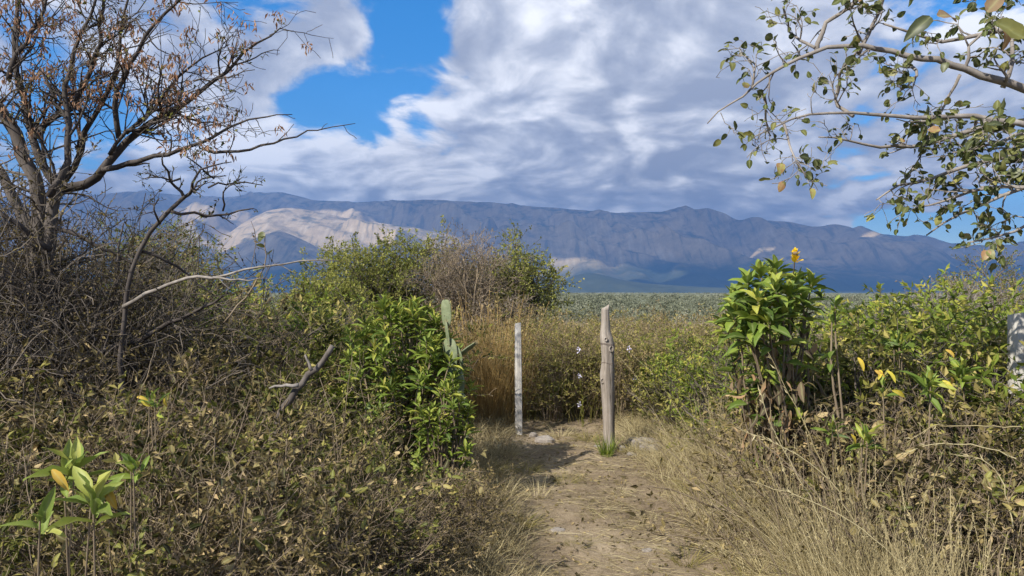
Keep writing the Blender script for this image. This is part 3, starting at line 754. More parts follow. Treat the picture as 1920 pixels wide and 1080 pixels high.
# ------------------------------------------------------------------ tree that overhangs the trail (trunk stands outside the frame)
def round_leaf_tree():
    base = np.array([4.1, 4.7, 0]); base[2] = gz(*base[:2])
    root = thing('overhanging_tree', 'sparse round-leaved tree with grey limbs arching over the trail', 'tree', base)
    tr = [poly([(4.1, 4.7, base[2] - .05), (4.0, 4.6, .6), (3.75, 4.5, 1.3), (3.5, 4.35, 1.95), (3.25, 4.2, 2.35)], 14, .13, .075, .008),
          poly([(3.5, 4.35, 1.95), (3.5, 4.2, 2.5), (3.35, 4.0, 3.0), (3.1, 3.8, 3.5)], 10, .07, .03, .008)]
    limb_set(root, tr, M_barkr, 'trunk', 10)
    T = lambda pts, K, r0, r1, Y=4.0, j=.005, yw=.12: trace(pts, K, r0, r1, j, Y, yw)
    L = [T([(2040, 240, 4.15), (1980, 200), (1920, 178), (1858, 160), (1791, 138), (1707, 120), (1636, 104), (1591, 96), (1529, 96), (1480, 120), (1444, 147), (1409, 167), (1378, 191), (1338, 213), (1327, 231)], 30, .029, .003),
         T([(1531, 97), (1536, 75), (1545, 48), (1580, 22), (1604, 0), (1640, -40)], 10, .014, .006), T([(1529, 90), (1512, 45), (1492, 20), (1475, 5)], 8, .009, .004),
         T([(1610, 100), (1630, 60), (1642, 22), (1655, -30)], 8, .012, .006), T([(1409, 168), (1413, 130), (1410, 100), (1390, 95)], 7, .007, .003),
         T([(1425, 170), (1448, 195), (1453, 222), (1470, 240)], 8, .008, .004),
         T([(2060, 262, 4.2), (1990, 245), (1920, 231), (1858, 222), (1804, 216), (1724, 222), (1662, 220), (1600, 218), (1529, 218), (1467, 227), (1445, 248), (1400, 265)], 22, .024, .003, 3.8),
         T([(1470, 232), (1472, 275), (1466, 300), (1475, 322), (1482, 342)], 9, .007, .003, 3.8), T([(1600, 218), (1576, 186), (1588, 160), (1566, 132), (1590, 104)], 10, .010, .005, 3.85),
         T([(2040, 205, 4.2), (1920, 225), (1850, 232), (1804, 249), (1769, 262), (1716, 269), (1658, 271), (1609, 264), (1533, 258)], 16, .022, .004, 4.3),
         T([(2070, 290, 4.2), (1990, 275), (1920, 284), (1858, 298), (1822, 311), (1769, 329), (1711, 342), (1671, 356), (1667, 369)], 16, .022, .004, 4.0),
         T([(2090, 320, 4.25), (1990, 335), (1920, 355), (1858, 382), (1813, 400), (1773, 437)], 12, .02, .004, 4.1),
         T([(2090, 350, 4.25), (1990, 380), (1920, 409), (1880, 435), (1822, 449), (1782, 458)], 12, .018, .004, 3.9),
         T([(2020, 60, 4.0), (1920, 30), (1860, 45), (1800, 60), (1740, 30), (1690, 20)], 12, .02, .005, 3.7), T([(2010, 20, 4.0), (1920, -10), (1850, 0), (1780, 10), (1720, -10)], 10, .02, .006, 4.2),
         T([(1800, 140), (1790, 190), (1770, 215), (1740, 240)], 8, .009, .003, 4.0), T([(1705, 122), (1698, 150), (1680, 175)], 7, .010, .004), T([(1880, 165), (1895, 110), (1900, 60), (1920, 10)], 8, .014, .006),
         T([(1920, 250), (1870, 262), (1840, 280), (1790, 285)], 8, .012, .004, 3.6), T([(1960, 360), (1900, 345), (1850, 350), (1800, 370), (1760, 380)], 10, .012, .004, 3.8)]
    limb_set(root, L, M_barkr)
    P0, R0 = stackP(L, 14)
    P1, R1 = spawn(P0, R0, 8, .10, .34, (30, 80), 6, .34, .03, .5, .12); lo = [9, 10, 11, 12, 18, 19]; Pq, Rq = spawn(P0[lo], R0[lo], 8, .10, .36, (30, 85), 6, .34, .0, .5, .05); P1 = np.concatenate([P1, Pq]); R1 = np.concatenate([R1, Rq]); P2, R2 = spawn(P1, R1, 4, .04, .14, (30, 80), 5, .32, .0, .7, .15)
    g = G(); tubes(g, P1, np.maximum(R1, .002), 4); tubes(g, P2, np.maximum(R2, .0016), 3); part('twigs', g, M_barkr, root, 'stuff')
    allp = np.concatenate([P1[:, -1], P1[:, 3], P2[:, -1], P2[:, -1], P2[:, 2]]); dd = np.concatenate([nrm(P1[:, -1] - P1[:, -2]), nrm(P1[:, 3] - P1[:, 2]), nrm(P2[:, -1] - P2[:, -2]), nrm(P2[:, -1] - P2[:, -2]), nrm(P2[:, 2] - P2[:, 1])])
    # fewer leaves out at the thin ends, more towards the trunk
    px = allp[:, 0] / allp[:, 1] * FPX + 960; keep = rng.random(len(allp)) < np.interp(px, [1300, 1500, 1750, 1950, 2100], [.34, .38, .65, .9, .6])
    allp, dd, px = allp[keep], dd[keep], px[keep]; M = len(allp)
    dd = nrm(dd + rng.normal(0, .6, (M, 3)) + [0, 0, -.35]); nn = rng.normal(0, .8, (M, 3)) + [0, -.3, .8]; ln = rng.uniform(.020, .058, M)
    vis = np.argsort(-(ln * (px < 1930)))[:290]; rest = np.setdiff1d(np.arange(M), vis)
    leaf_objs('leaf', T_round, root, allp[vis], dd[vis], nn[vis], ln[vis], ln[vis] * rng.uniform(.6, .8, len(vis)))
    g = G(); leaves(g, allp[rest], dd[rest], nn[rest], ln[rest], ln[rest] * .7, np.clip(rng.normal(.5, .25, len(rest)), 0, 1), ROUND); part('leaves', g, M_treeb, root, 'stuff')
    big = np.array([W(1745, 32, 3.4), W(1757, 30, 3.4), W(1850, 22, 3.3), W(1868, 40, 3.3), W(1885, 45, 3.35)])
    leaf_objs('leaf', T_round, root, big[[0, 3]], np.array([[-.6, 0, -.5], [.7, .1, -.5]]), np.array([[0, -1, .5], [0, -1, .4]]), .14, .07)
    leaf_objs('brown_leaf', T_roundy, root, big[[1, 2, 4]], np.array([[.8, 0, .1], [.4, 0, .4], [.2, 0, -.8]]), np.array([[0, -1, .6]] * 3), .11, .07)
round_leaf_tree()

# ------------------------------------------------------------------ fence posts
def post_mat(name, c0, c1, c2, sz=1.0, rot=False):
    m, t = mat_new(name); o_ = t.new('ShaderNodeTexCoord').outputs['Object']
    v = t.vm('MULTIPLY', o_, (1, 1, .06)); g1 = t.noise(v, 55 * sz, 5, .7); g2 = t.noise(t.vm('MULTIPLY', o_, (1, 1, .12)), 13, 4, .6); n3 = t.noise(o_, 5, 4)
    f = t.m('ADD', t.m('ADD', t.m('MULTIPLY', g1, .5), t.m('MULTIPLY', g2, .35)), t.m('MULTIPLY', n3, .2))
    c = t.ramp(f, [(.34, c0), (.5, c1), (.66, c2)])
    crack = t.sstep(t.noise(t.vm('MULTIPLY', o_, (1, 1, .04)), 24 * sz, 3, .5), .60, .67)
    c = t.mix(t.m('MULTIPLY', crack, .7), c, (.04, .032, .026))
    bp = t.new('ShaderNodeBump', {'Strength': .8, 'Distance': .012, 'Height': t.m('SUBTRACT', g1, t.m('MULTIPLY', crack, .8))})
    b = t.new('ShaderNodeBsdfPrincipled', {'Base Color': c, 'Roughness': .9, 'Specular IOR Level': .15, 'Normal': bp.outputs[0]})
    t.new('ShaderNodeOutputMaterial', {0: b.outputs[0]}); return m
M_postw = post_mat('post_pale', (.30, .27, .23), (.46, .43, .38), (.60, .57, .52), 1)
M_postb = post_mat('post_weathered', (.115, .095, .075), (.235, .198, .16), (.37, .325, .275), .8)
M_conc = post_mat('post_concrete', (.30, .28, .24), (.42, .395, .345), (.52, .49, .435), .5)
M_wire = bark_mat('rusty_wire', (.06, .045, .035), (.12, .08, .06), (.2, .15, .12), 60)

def squared_post(x, y, h, wd, label, mat, lean=(0, 0), taper=.82, K=9):
    z = gz(x, y); root = thing('fence_post', label, 'post', (x, y, z)); g = G(); V = []; S = 12
    for k in range(K):
        u = k / (K - 1); ww = wd * (1 + (taper - 1) * u) / 2
        ring = []
        for i in range(S):                                    # a square section with worn corners
            a = (i + .5) / S * 2 * math.pi; c, s = math.cos(a), math.sin(a); q = (abs(c) ** 5 + abs(s) ** 5) ** (-1 / 5)
            ring.append([x + lean[0] * u + c * q * ww * (1 + .03 * math.sin(5 * u + i)), y + lean[1] * u + s * q * ww, z - .12 + (h + .12) * u + (0 if k < K - 1 else .012 * math.cos(a * 1 + 1))])
        V += ring
    F = [[k * S + i, k * S + (i + 1) % S, (k + 1) * S + (i + 1) % S, (k + 1) * S + i] for k in range(K - 1) for i in range(S)]
    g.add(V, F); n0 = len(V); g.F.append(np.array([list(range((K - 1) * S, K * S))])); g.sm.append(np.array([False]))
    part('shaft', g, mat, root); return root, z
p1 = W(973, 808, 8.3); squared_post(p1[0], 8.3, 1.25, .085, 'slim pale squared wooden post at the trail end', M_postw, (-.012, 0))

def round_post():
    Yp = 7.35; x = W(1140, 0, Yp)[0]; z = gz(x, Yp); root = thing('fence_post', 'thick weathered round wooden post with knots and narrowed top', 'post', (x, Yp, z))
    g = G(); K = 70; S = 28; V = []
    hs = np.linspace(-.15, 1.44, K)
    # outline read from the photograph: left and right edge offsets at heights
    hh = [-.15, 0, .12, .35, .62, .78, .92, 1.06, 1.14, 1.20, 1.30, 1.44]
    lf = [-.066, -.062, -.058, -.068, -.082, -.098, -.078, -.085, -.094, -.092, -.082, -.080]
    rt = [.066, .064, .056, .054, .052, .048, .044, .052, .036, .010, .004, -.004]
    for k, h in enumerate(hs):
        a_, b_ = np.interp(h, hh, lf), np.interp(h, hh, rt); cx_, r_ = (a_ + b_) / 2 + .012, (b_ - a_) / 2 * .98
        for i in range(S):
            an = i / S * 2 * math.pi
            rr_ = r_ * (1 + .07 * float(pnoise(an * 1.3, h * 3.0, 3)) + .05 * math.sin(3 * an + 2 * h) + .035 * float(pnoise(an * 5, h * 1.5, 8)))
            V.append([x + cx_ + rr_ * math.cos(an), Yp + rr_ * math.sin(an), z + h + (.012 * math.sin(an * 2 + 1) + .02 * math.cos(an) if k == K - 1 else 0)])
    F = [[k * S + i, k * S + (i + 1) % S, (k + 1) * S + (i + 1) % S, (k + 1) * S + i] for k in range(K - 1) for i in range(S)]
    g.add(V, F, smooth=True); g.F.append(np.array([list(range((K - 1) * S, K * S))])); g.sm.append(np.array([False]))
    part('shaft', g, M_postb, root)
    for (dx, hz_, r_) in ((.025, 1.035, .024), (-.03, 1.13, .016), (-.06, .72, .02)):       # knots
        g = G(); an = np.arange(14) / 14 * 2 * np.pi; V = []
        r_front = np.interp(hz_, hh, rt) - np.interp(hz_, hh, lf); cx_ = (np.interp(hz_, hh, lf) + np.interp(hz_, hh, rt)) / 2 + .012
        yy = Yp - math.sqrt(max(1e-4, (r_front * .49) ** 2 - (dx - cx_) ** 2)) - .004
        for rad, dy in ((1.15, .012), (1.0, -.008), (.62, -.006), (.5, .003), (.0, .001)):
            V += [[x + dx + math.cos(a) * r_ * rad, yy + dy, z + hz_ + math.sin(a) * r_ * rad * 1.35] for a in an]
        F = [[k * 14 + i, k * 14 + (i + 1) % 14, (k + 1) * 14 + (i + 1) % 14, (k + 1) * 14 + i] for k in range(4) for i in range(14)]
        g.add(V, F, smooth=True); part('knot', g, M_postb, root)
    g = G()
    for hz_ in (1.075, 1.085, .895):
        a_, b_ = np.interp(hz_, hh, lf), np.interp(hz_, hh, rt); cx_, r_ = (a_ + b_) / 2 + .012, (b_ - a_) / 2 * 1.07 + .002
        an = np.linspace(0, 2 * np.pi, 30); tubes(g, np.stack([x + cx_ + r_ * np.cos(an), Yp + r_ * np.sin(an), z + hz_ + .006 * np.sin(an * 2)], 1)[None], np.full((1, 30), .0016), 4)
    part('wire_tie', g, M_wire, root)
round_post()
p3 = W(1908, 0, 4.6); squared_post(p3[0] + .02, 4.6, 1.42, .12, 'broad pale concrete post standing among the leafy bushes', M_conc, (0, 0), .95)

# stones round the posts
M_stone = bark_mat('stone', (.13, .11, .09), (.24, .21, .18), (.38, .35, .31), 9, .6, (1, 1, 1))
def stone(px, py, w_, h_, label, dpt=.8, seed=0):
    Yd = CAMZ / ((py - 540) / FPX); x = (px - 960) / FPX * Yd; z = gz(x, Yd); g = G()
    n1, n2 = 9, 14; V = []
    for i in range(n1):
        ph = math.pi * i / (n1 - 1)
        for j in range(n2):
            a = 2 * math.pi * j / n2
            v = np.array([math.sin(ph) * math.cos(a), math.sin(ph) * math.sin(a), math.cos(ph)])
            q = 1 / (np.abs(v) ** 3.2).sum() ** (1 / 3.2)
            q *= 1 + .22 * float(pnoise(v[0] * 1.7 + seed * 3.1, v[1] * 1.7 + v[2] * 1.3, seed))
            V.append([x + v[0] * q * w_ / 2, Yd + .05 + v[1] * q * w_ * dpt / 2, z + h_ * .3 + v[2] * q * h_ / 2])
    F = [[i * n2 + j, (i + 1) * n2 + j, (i + 1) * n2 + (j + 1) % n2, i * n2 + (j + 1) % n2] for i in range(n1 - 1) for j in range(n2)]
    g.add(V, F); single('stone', g, M_stone, label, 'stone', loc=(x, Yd, z))
for k, a in enumerate([(1022, 822, .20, .10, 'flat pale pinkish stone beside the slim squared post'), (1168, 842, .07, .08, 'small whitish stone at the foot of the round post'),
          (1205, 834, .30, .10, 'long grey rough stone lying past the round post'), (1222, 846, .22, .09, 'pale flat stone before the long grey rough stone'),
          (1186, 850, .10, .05, 'thin low stone between whitish stone and pale flat stone'), (1000, 812, .09, .07, 'dark small stone against the slim squared post'),
          (1048, 990, .10, .03, 'thin flat pale stone sunk in the trail soil'), (1216, 1028, .07, .035, 'small pale pebble in the middle of the trail'),
          (1120, 838, .08, .04, 'little brown stone on bare soil before the round post')]):
    stone(*a, seed=k)

# ------------------------------------------------------------------ trees in the middle distance
def acacia(name, label, cat, px0, px1, pytop, Yd, leafmat, stemmat, nleaf, tone=.5, seed_sp=7, group=None, trunkh=.5, flat=1.0, leafs=(.03, .06), m2=5, m3=5):
    x0, x1 = (px0 - 960) / FPX * Yd, (px1 - 960) / FPX * Yd; cx_ = (x0 + x1) / 2; hw_ = (x1 - x0) / 2
    z = gz(cx_, Yd); ztop = CAMZ + (540 - pytop) / FPX * Yd; h = ztop - z
    root = thing(name, label, cat, (cx_, Yd, z), group)
    n = seed_sp; a = np.arange(n) / n * 2 * np.pi + rng.uniform(0, .6, n); rad = rng.uniform(.25, .8, n)
    ends = np.stack([cx_ + np.cos(a) * rad * hw_ * .8, Yd + np.sin(a) * rad * hw_ * .8, z + h * rng.uniform(.62, .85, n) * (1 - .25 * rad)], 1)
    tr, lm = [], []
    for k in range(n):
        b = np.array([cx_ + rng.normal(0, .08), Yd + rng.normal(0, .08), z - .05]); mid = b * .55 + ends[k] * .45 + np.array([0, 0, h * trunkh * .25]) 
        lm.append(poly([b, mid, ends[k]], 10, .035 + .02 * rng.random(), .010, .02))
    g = G(); P0 = np.concatenate([q[0] for q in lm]); R0 = np.concatenate([q[1] for q in lm])
    limb_set(root, lm[:2], stemmat, 'trunk', 7); limb_set(root, lm[2:], stemmat, 'limb', 6)
    P1, R1 = spawn(P0, R0, 8, .22 * h, .42 * h, (25, 65), 7, .16, .04, .5, .3); P2, R2 = spawn(P1, R1, m2, .14 * h, .26 * h, (25, 65), 5, .2, .02, .55, .15); P3, R3 = spawn(P2, R2, m3, .05 * h, .12 * h, (30, 70), 4, .2, .0, .6, .1)
    g = G(); tubes(g, P1, R1, 4); tubes(g, P2, np.maximum(R2, .003), 3); tubes(g, P3, np.maximum(R3, .002), 3); part('twigs', g, stemmat, root, 'stuff')
    if nleaf:
        g = G(); bt = np.clip(rng.normal(tone, .2, len(P2)), 0, 1); bt = np.repeat(bt, m3 * nleaf)
        twig_leaves(g, P3, nleaf, leafs, .6, np.clip(bt + rng.normal(0, .12, len(bt)), 0, 1), .9, .6, .0); part('crown', g, leafmat, root, 'stuff')
    return root
acacia('acacia_tree', 'wide bushy olive-green acacia rising behind the green shrub', 'tree', 535, 895, 424, 15.5, M_acacia, M_twigd, 11, .62, 17)
acacia('acacia_tree', 'low yellow-green acacia bush beside the wide acacia', 'tree', 500, 720, 478, 13.5, M_acacia, M_twigd, 10, .68, 10)
acacia('acacia_tree', 'upright bright green acacia with dark limbs past the grey bare shrub', 'tree', 885, 1068, 416, 15.0, M_acacia, M_bark, 9, .7, 10, trunkh=.8)
acacia('bare_shrub', 'leafless grey twiggy shrub between two green acacias', 'shrub', 760, 990, 412, 14.2, M_grey, M_twig, 3, .5, 14, leafs=(.02, .04))
acacia('acacia_tree', 'thin greyish olive acacia merging with the leafless twiggy shrub', 'tree', 740, 985, 432, 16.5, M_olive, M_twig, 6, .55, 13)
acacia('bare_shrub', 'lower leafless grey shrub below the upright bright acacia', 'shrub', 870, 1020, 525, 12.5, M_grey, M_twig, 3, .4, 7, leafs=(.02, .04))
acacia('acacia_tree', 'dull olive acacia seen through the bare thorn tree', 'tree', 150, 420, 385, 15.5, M_acacia, M_twigd, 7, .36, 10)
acacia('acacia_tree', 'pale green feathery acacia behind the long pale branch', 'tree', 300, 430, 440, 13.0, M_acacia, M_twig, 6, .6, 6)
acacia('acacia_tree', 'loose grey-green acacia standing above the concrete post', 'tree', 1740, 2000, 455, 11.5, M_acacia, M_twig, 4, .35, 9, leafs=(.02, .045))
acacia('bare_shrub', 'pale leafless shrub before the loose grey-green acacia', 'shrub', 1700, 1880, 480, 9.5, M_grey, M_barkp, 2, .5, 7, leafs=(.02, .04))
acacia('acacia_tree', 'brownish half-dry acacia tangled behind the thorn tree trunks', 'tree', -80, 170, 420, 11.0, M_dry, M_twigd, 8, .5, 10)

# ------------------------------------------------------------------ leafy green shrub with whorled leaves
def whorl_shrub(label, px0, px1, pytop, Yd, depth, ntip, nl, L, Wd, nobj, flower=None, dry=0, tips=None, base=None, pyb=None, cat='shrub', name='leafy_shrub', open1=85, dome=.55):
    x0, x1 = (px0 - 960) / FPX * Yd, (px1 - 960) / FPX * Yd; cx_, hw_ = (x0 + x1) / 2, (x1 - x0) / 2
    bx, by = base if base is not None else (cx_, Yd); z = gz(bx, by); ztop = CAMZ + (540 - pytop) / FPX * Yd
    root = thing(name, label, cat, (bx, by, z))
    if tips is None:
        a = rng.uniform(0, 2 * np.pi, ntip); q = np.sqrt(rng.uniform(0, 1, ntip)); side = rng.random(ntip)
        tx = cx_ + np.cos(a) * q * hw_ * .92; ty = Yd + np.sin(a) * q * depth
        tz = z + (ztop - z) * (1 - dome * q ** 2 * rng.uniform(.4, 1.6, ntip)) * rng.uniform(.86, .97, ntip)
        tips = np.stack([tx, ty, np.maximum(tz, z + .2)], 1)
    lm = []
    for tp in tips:
        b = np.array([bx + rng.normal(0, hw_ * .22), by + rng.normal(0, depth * .2), z - .04]); mid = b * .5 + tp * .5 + np.array([rng.normal(0, .03), rng.normal(0, .03), -.04])
        lm.append(poly([b, mid, tp], 8, rng.uniform(.008, .014), .0045, .012))
    P0 = np.concatenate([q[0] for q in lm]); R0 = np.concatenate([q[1] for q in lm])
    g = G(); tubes(g, P0, R0, 5); part('stems', g, M_twig, root)
    ax = nrm(P0[:, -1] - P0[:, -2]) * .6 + np.array([0, 0, .7]); pos, d, n, ln, wd = rosette(tips, ax, nl, L, Wd, 15, open1)
    # lower leaves down each stem
    s_, tg, _ = at(P0, rng.uniform(.55, .96, (len(P0), nl // 2))); s_ = s_.reshape(-1, 3); M = len(s_)
    h_ = rng.normal(size=(M, 3)); h_[:, 2] = rng.uniform(-.3, .6, M); l2 = rng.uniform(*L, M)
    pos = np.concatenate([pos, s_]); d = np.concatenate([d, nrm(h_)]); n = np.concatenate([n, rng.normal(0, .3, (M, 3)) + [0, 0, 1]]); ln = np.concatenate([ln, l2]); wd = np.concatenate([wd, l2 * Wd])
    score = ln - .12 * (pos[:, 1] - Yd) + .02 * rng.random(len(ln)); order = np.argsort(-score); vis, rest = order[:nobj], order[nobj:]
    leaf_objs('leaf', T_lance, root, pos[vis], d[vis], n[vis], ln[vis], wd[vis])
    if len(rest):
        g = G(); leaves(g, pos[rest], d[rest], n[rest], ln[rest], wd[rest], np.clip(rng.normal(.6, .22, len(rest)), 0, 1), LANCE); part('leaves', g, M_green, root, 'stuff')
    if dry:
        s_, tg, _ = at(P0, rng.uniform(.42, .86, (len(P0), max(1, dry // len(P0))))); s_ = s_.reshape(-1, 3); M = len(s_)
        d_ = rng.normal(0, .45, (M, 3)) + [0, 0, -1]; l2 = rng.uniform(L[0] * .5, L[1] * .9, M)
        leaf_objs('dry_leaf', T_dryl, root, s_ + rng.normal(0, .03, (M, 3)), d_, rng.normal(size=(M, 3)), l2, l2 * rng.uniform(.2, .38, M))
    return root, P0
whorl_shrub('dense leafy green shrub of upright bright leaves beside the cactus', 600, 900, 540, 6.2, .55, 135, 11, (.085, .15), .27, 295, dome=.72)
whorl_shrub('low yellowish green leafy shrub behind the snapped branch', 555, 700, 590, 6.9, .4, 34, 9, (.08, .12), .26, 60)
tipsF = np.array([W(px, py, Yq) for px, py, Yq in [(1425, 508, 4.5), (1455, 500, 4.45), (1486, 528, 4.6), (1402, 525, 4.4), (1388, 550, 4.5), (1376, 585, 4.45), (1362, 606, 4.6), (1420, 556, 4.25), (1452, 536, 4.3),
                                               (1482, 545, 4.35), (1522, 528, 4.6), (1508, 560, 4.5), (1440, 596, 4.2), (1398, 622, 4.35), (1468, 580, 4.3), (1410, 590, 4.3), (1445, 515, 4.75), (1500, 525, 4.8), (1378, 560, 4.7), (1430, 570, 4.7), (1460, 600, 4.65)]])
flw, PF = whorl_shrub('tall shrub with a yellow flower and dry leaves hanging under green ones', 1340, 1540, 465, 4.5, .3, 0, 15, (.10, .165), .40, 295, tips=tipsF, base=(1.80, 4.75), dry=210, name='flowering_shrub', open1=100)
# its yellow flower
fp = W(1491, 474, 4.32); ps, dv, nv, ln, wd = rosette([fp], [np.array([-.1, -.25, .9])], 16, (.034, .046), .75, 6, 38, .15)
g = G(); stalk = poly([W(1484, 540, 4.5), W(1489, 505, 4.4), fp], 6, .004, .003); tubes(g, stalk[0], stalk[1], 6)
tubes(g, poly([fp - [0, 0, .016], fp - [0, 0, .006], fp + [0, 0, .006]], 5, .010, .016)[0], np.array([[.006, .013, .016, .017, .012]]), 10, cap=True); part('flower_stalk', g, M_twig, flw)
leaf_objs('petal', T_pet, flw, ps + [0, 0, .008], dv, nv, ln * 1.05, wd)
# side sprig with spoon-shaped leaves
whorl_shrub('slender sprig with few broad spoon leaves next to flowering shrub', 1540, 1600, 548, 4.3, .05, 0, 6, (.08, .11), .42, 60, tips=np.array([W(1566, 566, 4.3), W(1560, 600, 4.32)]), base=(1.95, 4.45), name='leafy_sprig', open1=70)

# ------------------------------------------------------------------ prickly pear
def cactus():
    Yc = 5.95; x = W(850, 0, Yc)[0]; z = gz(x, Yc); root = thing('prickly_pear', 'grey-green prickly pear cactus poking out beside the leafy green shrub', 'cactus', (x, Yc, z))
    m, t = mat_new('cactus'); o_ = t.new('ShaderNodeTexCoord').outputs['Object']; n1 = t.noise(o_, 14, 6, .7); vor = t.new('ShaderNodeTexVoronoi', {'Vector': o_, 'Scale': 30.0})
    c = t.ramp(n1, [(.3, (.11, .135, .065)), (.55, (.19, .215, .12)), (.75, (.28, .29, .18))]); c = t.mix(t.sstep(vor.outputs[0], .12, .06), c, (.10, .08, .05)); c = t.mix(t.sstep(t.noise(o_, 5, 5, .7), .58, .66), c, (.27, .20, .12))
    b = t.new('ShaderNodeBsdfPrincipled', {'Base Color': c, 'Roughness': .7, 'Specular IOR Level': .2, 'Normal': t.new('ShaderNodeBump', {'Strength': .5, 'Distance': .01, 'Height': n1}).outputs[0]}); t.new('ShaderNodeOutputMaterial', {0: b.outputs[0]})
    def pad(c, ax, nr_, L, Wd, th):
        ax = nrm(np.array(ax, float)); nr_ = np.array(nr_, float); nr_ = nrm(nr_ - (nr_ * ax).sum() * ax); sd_ = np.cross(nr_, ax); g = G(); V = []; S, K = 18, 12
        for k in range(K):
            u = k / (K - 1); a = math.pi * u; w_ = math.sin(a) ** .62 * (.72 + .28 * u) ; yy = (1 - math.cos(a)) / 2; w_ *= 1 + .08 * math.sin(a * 2.3 + L * 90)
            for i in range(S):
                q = 2 * math.pi * i / S; V.append(c + ax * L * yy + sd_ * math.cos(q) * w_ * Wd / 2 + nr_ * math.sin(q) * w_ * th / 2)
        F = [[k * S + i, k * S + (i + 1) % S, (k + 1) * S + (i + 1) % S, (k + 1) * S + i] for k in range(K - 1) for i in range(S)]
        g.add(V, F, smooth=True); pd = part('pad', g, m, root)
        g = G(); k = rng.integers(2, K - 1, 34); i = rng.integers(0, S, 34); b_ = np.array(V)[k * S + i]; out = nrm(b_ - (np.array(c) + ax * L * .5) * .999)
        P_ = wander(np.repeat(b_, 3, 0), np.repeat(out, 3, 0) + rng.normal(0, .6, (102, 3)), np.full(102, .022), 2, .01); tubes(g, P_, np.tile([[.0011, .0003]], (102, 1)), 3); q_ = part('spines', g, M_straw, pd, 'stuff')
    A = lambda px, py: W(px, py, Yc)
    for (b0, t0, wd, nv, th) in [((838, 612), (836, 567), .125, (-.5, -.8, .3), .035), ((842, 650), (836, 606), .11, (-.9, -.3, .2), .03), ((850, 690), (842, 640), .15, (-.5, -.8, .2), .035), ((858, 668), (890, 645), .085, (.5, .2, .9), .03),
                                 ((866, 690), (856, 652), .10, (-.7, -.5, .2), .03), ((858, 745), (852, 690), .16, (-.2, -1, .1), .04), ((862, 800), (858, 742), .18, (.2, -1, .1), .05), ((860, 860), (862, 798), .18, (0, -1, .1), .06), ((850, 912), (860, 858), .18, (.3, -1, 0), .07)]:
        a, b = A(*b0), A(*t0); pad(a, b - a, nv, float(np.linalg.norm(b - a)) * 1.12, wd, th * .75)
cactus()

# vine that climbs over the edge of the leafy shrub above the trail
def vine():
    Yv = 5.75; b = W(868, 930, Yv); root = thing('climbing_vine', 'lime-leaved vine trailing down the leafy shrub beside the trail', 'vine', (b[0], Yv, gz(b[0], Yv)))
    st = [trace([(868, 928), (872, 880), (866, 830), (872, 780), (868, 745)], 10, .004, .002, .01, Yv), trace([(850, 930), (835, 890), (800, 870), (770, 850)], 9, .004, .002, .01, Yv - .1), trace([(780, 930), (785, 885), (790, 850)], 8, .003, .002, .01, Yv - .2), trace([(700, 905), (705, 850), (690, 800), (700, 770)], 8, .003, .002, .01, Yv - .2)]
    P0, R0 = stackP(st, 10); g = G(); tubes(g, P0, R0, 4); part('stems', g, M_twig, root)
    s_, tg, _ = at(P0, rng.uniform(.05, 1, (4, 22))); s_ = s_.reshape(-1, 3) + rng.normal(0, .035, (88, 3)); s_[:, 1] -= .05
    d = nrm(rng.normal(size=(88, 3)) * [1, .6, .6] + [0, -.3, -.3]); ln = rng.uniform(.045, .075, 88)
    leaf_objs('leaf', T_heart, root, s_, d, rng.normal(0, .5, (88, 3)) + [-.2, -.6, .8], ln, ln * .75)
vine()

# ------------------------------------------------------------------ small broad-leaved plants
def seedling(px, py, Yd, L, nl, label, tm, Wd=.28, ntip=2, yel=0):
    c = W(px, py, Yd); z = gz(c[0], Yd); root = thing('broadleaf_plant', label, 'plant', (c[0], Yd, z))
    tips = np.stack([c + rng.normal(0, .5, 3) * [L * .5, L * .3, L * .5] if k else c for k in range(ntip)])
    lm = [poly([[c[0] + rng.normal(0, .04), Yd + .03, z - .03], (np.array([c[0], Yd, z]) + tp) / 2 + rng.normal(0, .02, 3), tp], 7, .0045, .003) for tp in tips]
    g = G(); tubes(g, np.concatenate([q[0] for q in lm]), np.concatenate([q[1] for q in lm]), 6); part('stem', g, M_twig, root)
    yl = L * .62
    ps, d, n, ln, wd = rosette(tips, nrm(rng.normal(0, .25, (ntip, 3)) + [0, -.25, 1]), nl, (L * .6, L * 1.2), Wd, 10, 80, .5)
    leaf_objs('leaf', tm, root, ps, d, n, ln, wd)
    if yel:
        yp = c + rng.normal(0, .6, (yel, 3)) * [L, .1, L]; leaf_objs('yellow_leaf', T_yel, root, yp, rng.normal(0, .4, (yel, 3)) + [.3, -.3, -.6], rng.normal(0, .4, (yel, 3)) + [0, -1, .4], yl, yl * .32)
seedling(120, 885, 2.6, .15, 7, 'broad lime-green leaved plant low in the shade of thorn tree', T_lime, .32, 2)
seedling(175, 945, 2.45, .15, 7, 'second lime-leaved plant with leaves splayed toward the dry twigs', T_lime, .33, 2, 1)
seedling(75, 975, 2.4, .14, 5, 'few-leaved lime seedling with one yellowed leaf', T_lime, .3, 1, 1)
seedling(1745, 715, 3.9, .13, 9, 'glossy green plant with upright leaves and yellow dead leaves', T_lance, .25, 2, 3)
seedling(1560, 800, 4.0, .11, 11, 'dark green leaf whorl growing through dry grass', T_lance, .24, 1)
seedling(1655, 722, 4.1, .12, 4, 'weak plant with drooping yellow leaves among grass stems', T_lance, .25, 1, 4)
seedling(1620, 815, 3.8, .11, 8, 'green leaf tuft beside arching dry stalks', T_lance, .24, 2, 1)
seedling(1690, 640, 4.6, .12, 10, 'light green whorled plant before the concrete post', T_lance, .25, 3)
seedling(1800, 690, 4.4, .12, 9, 'tall leafy plant leaning against the concrete post', T_lance, .28, 3, 1)
seedling(250, 870, 3.0, .09, 7, 'small dull green sprout under the dry twigs', T_lance, .32, 2)
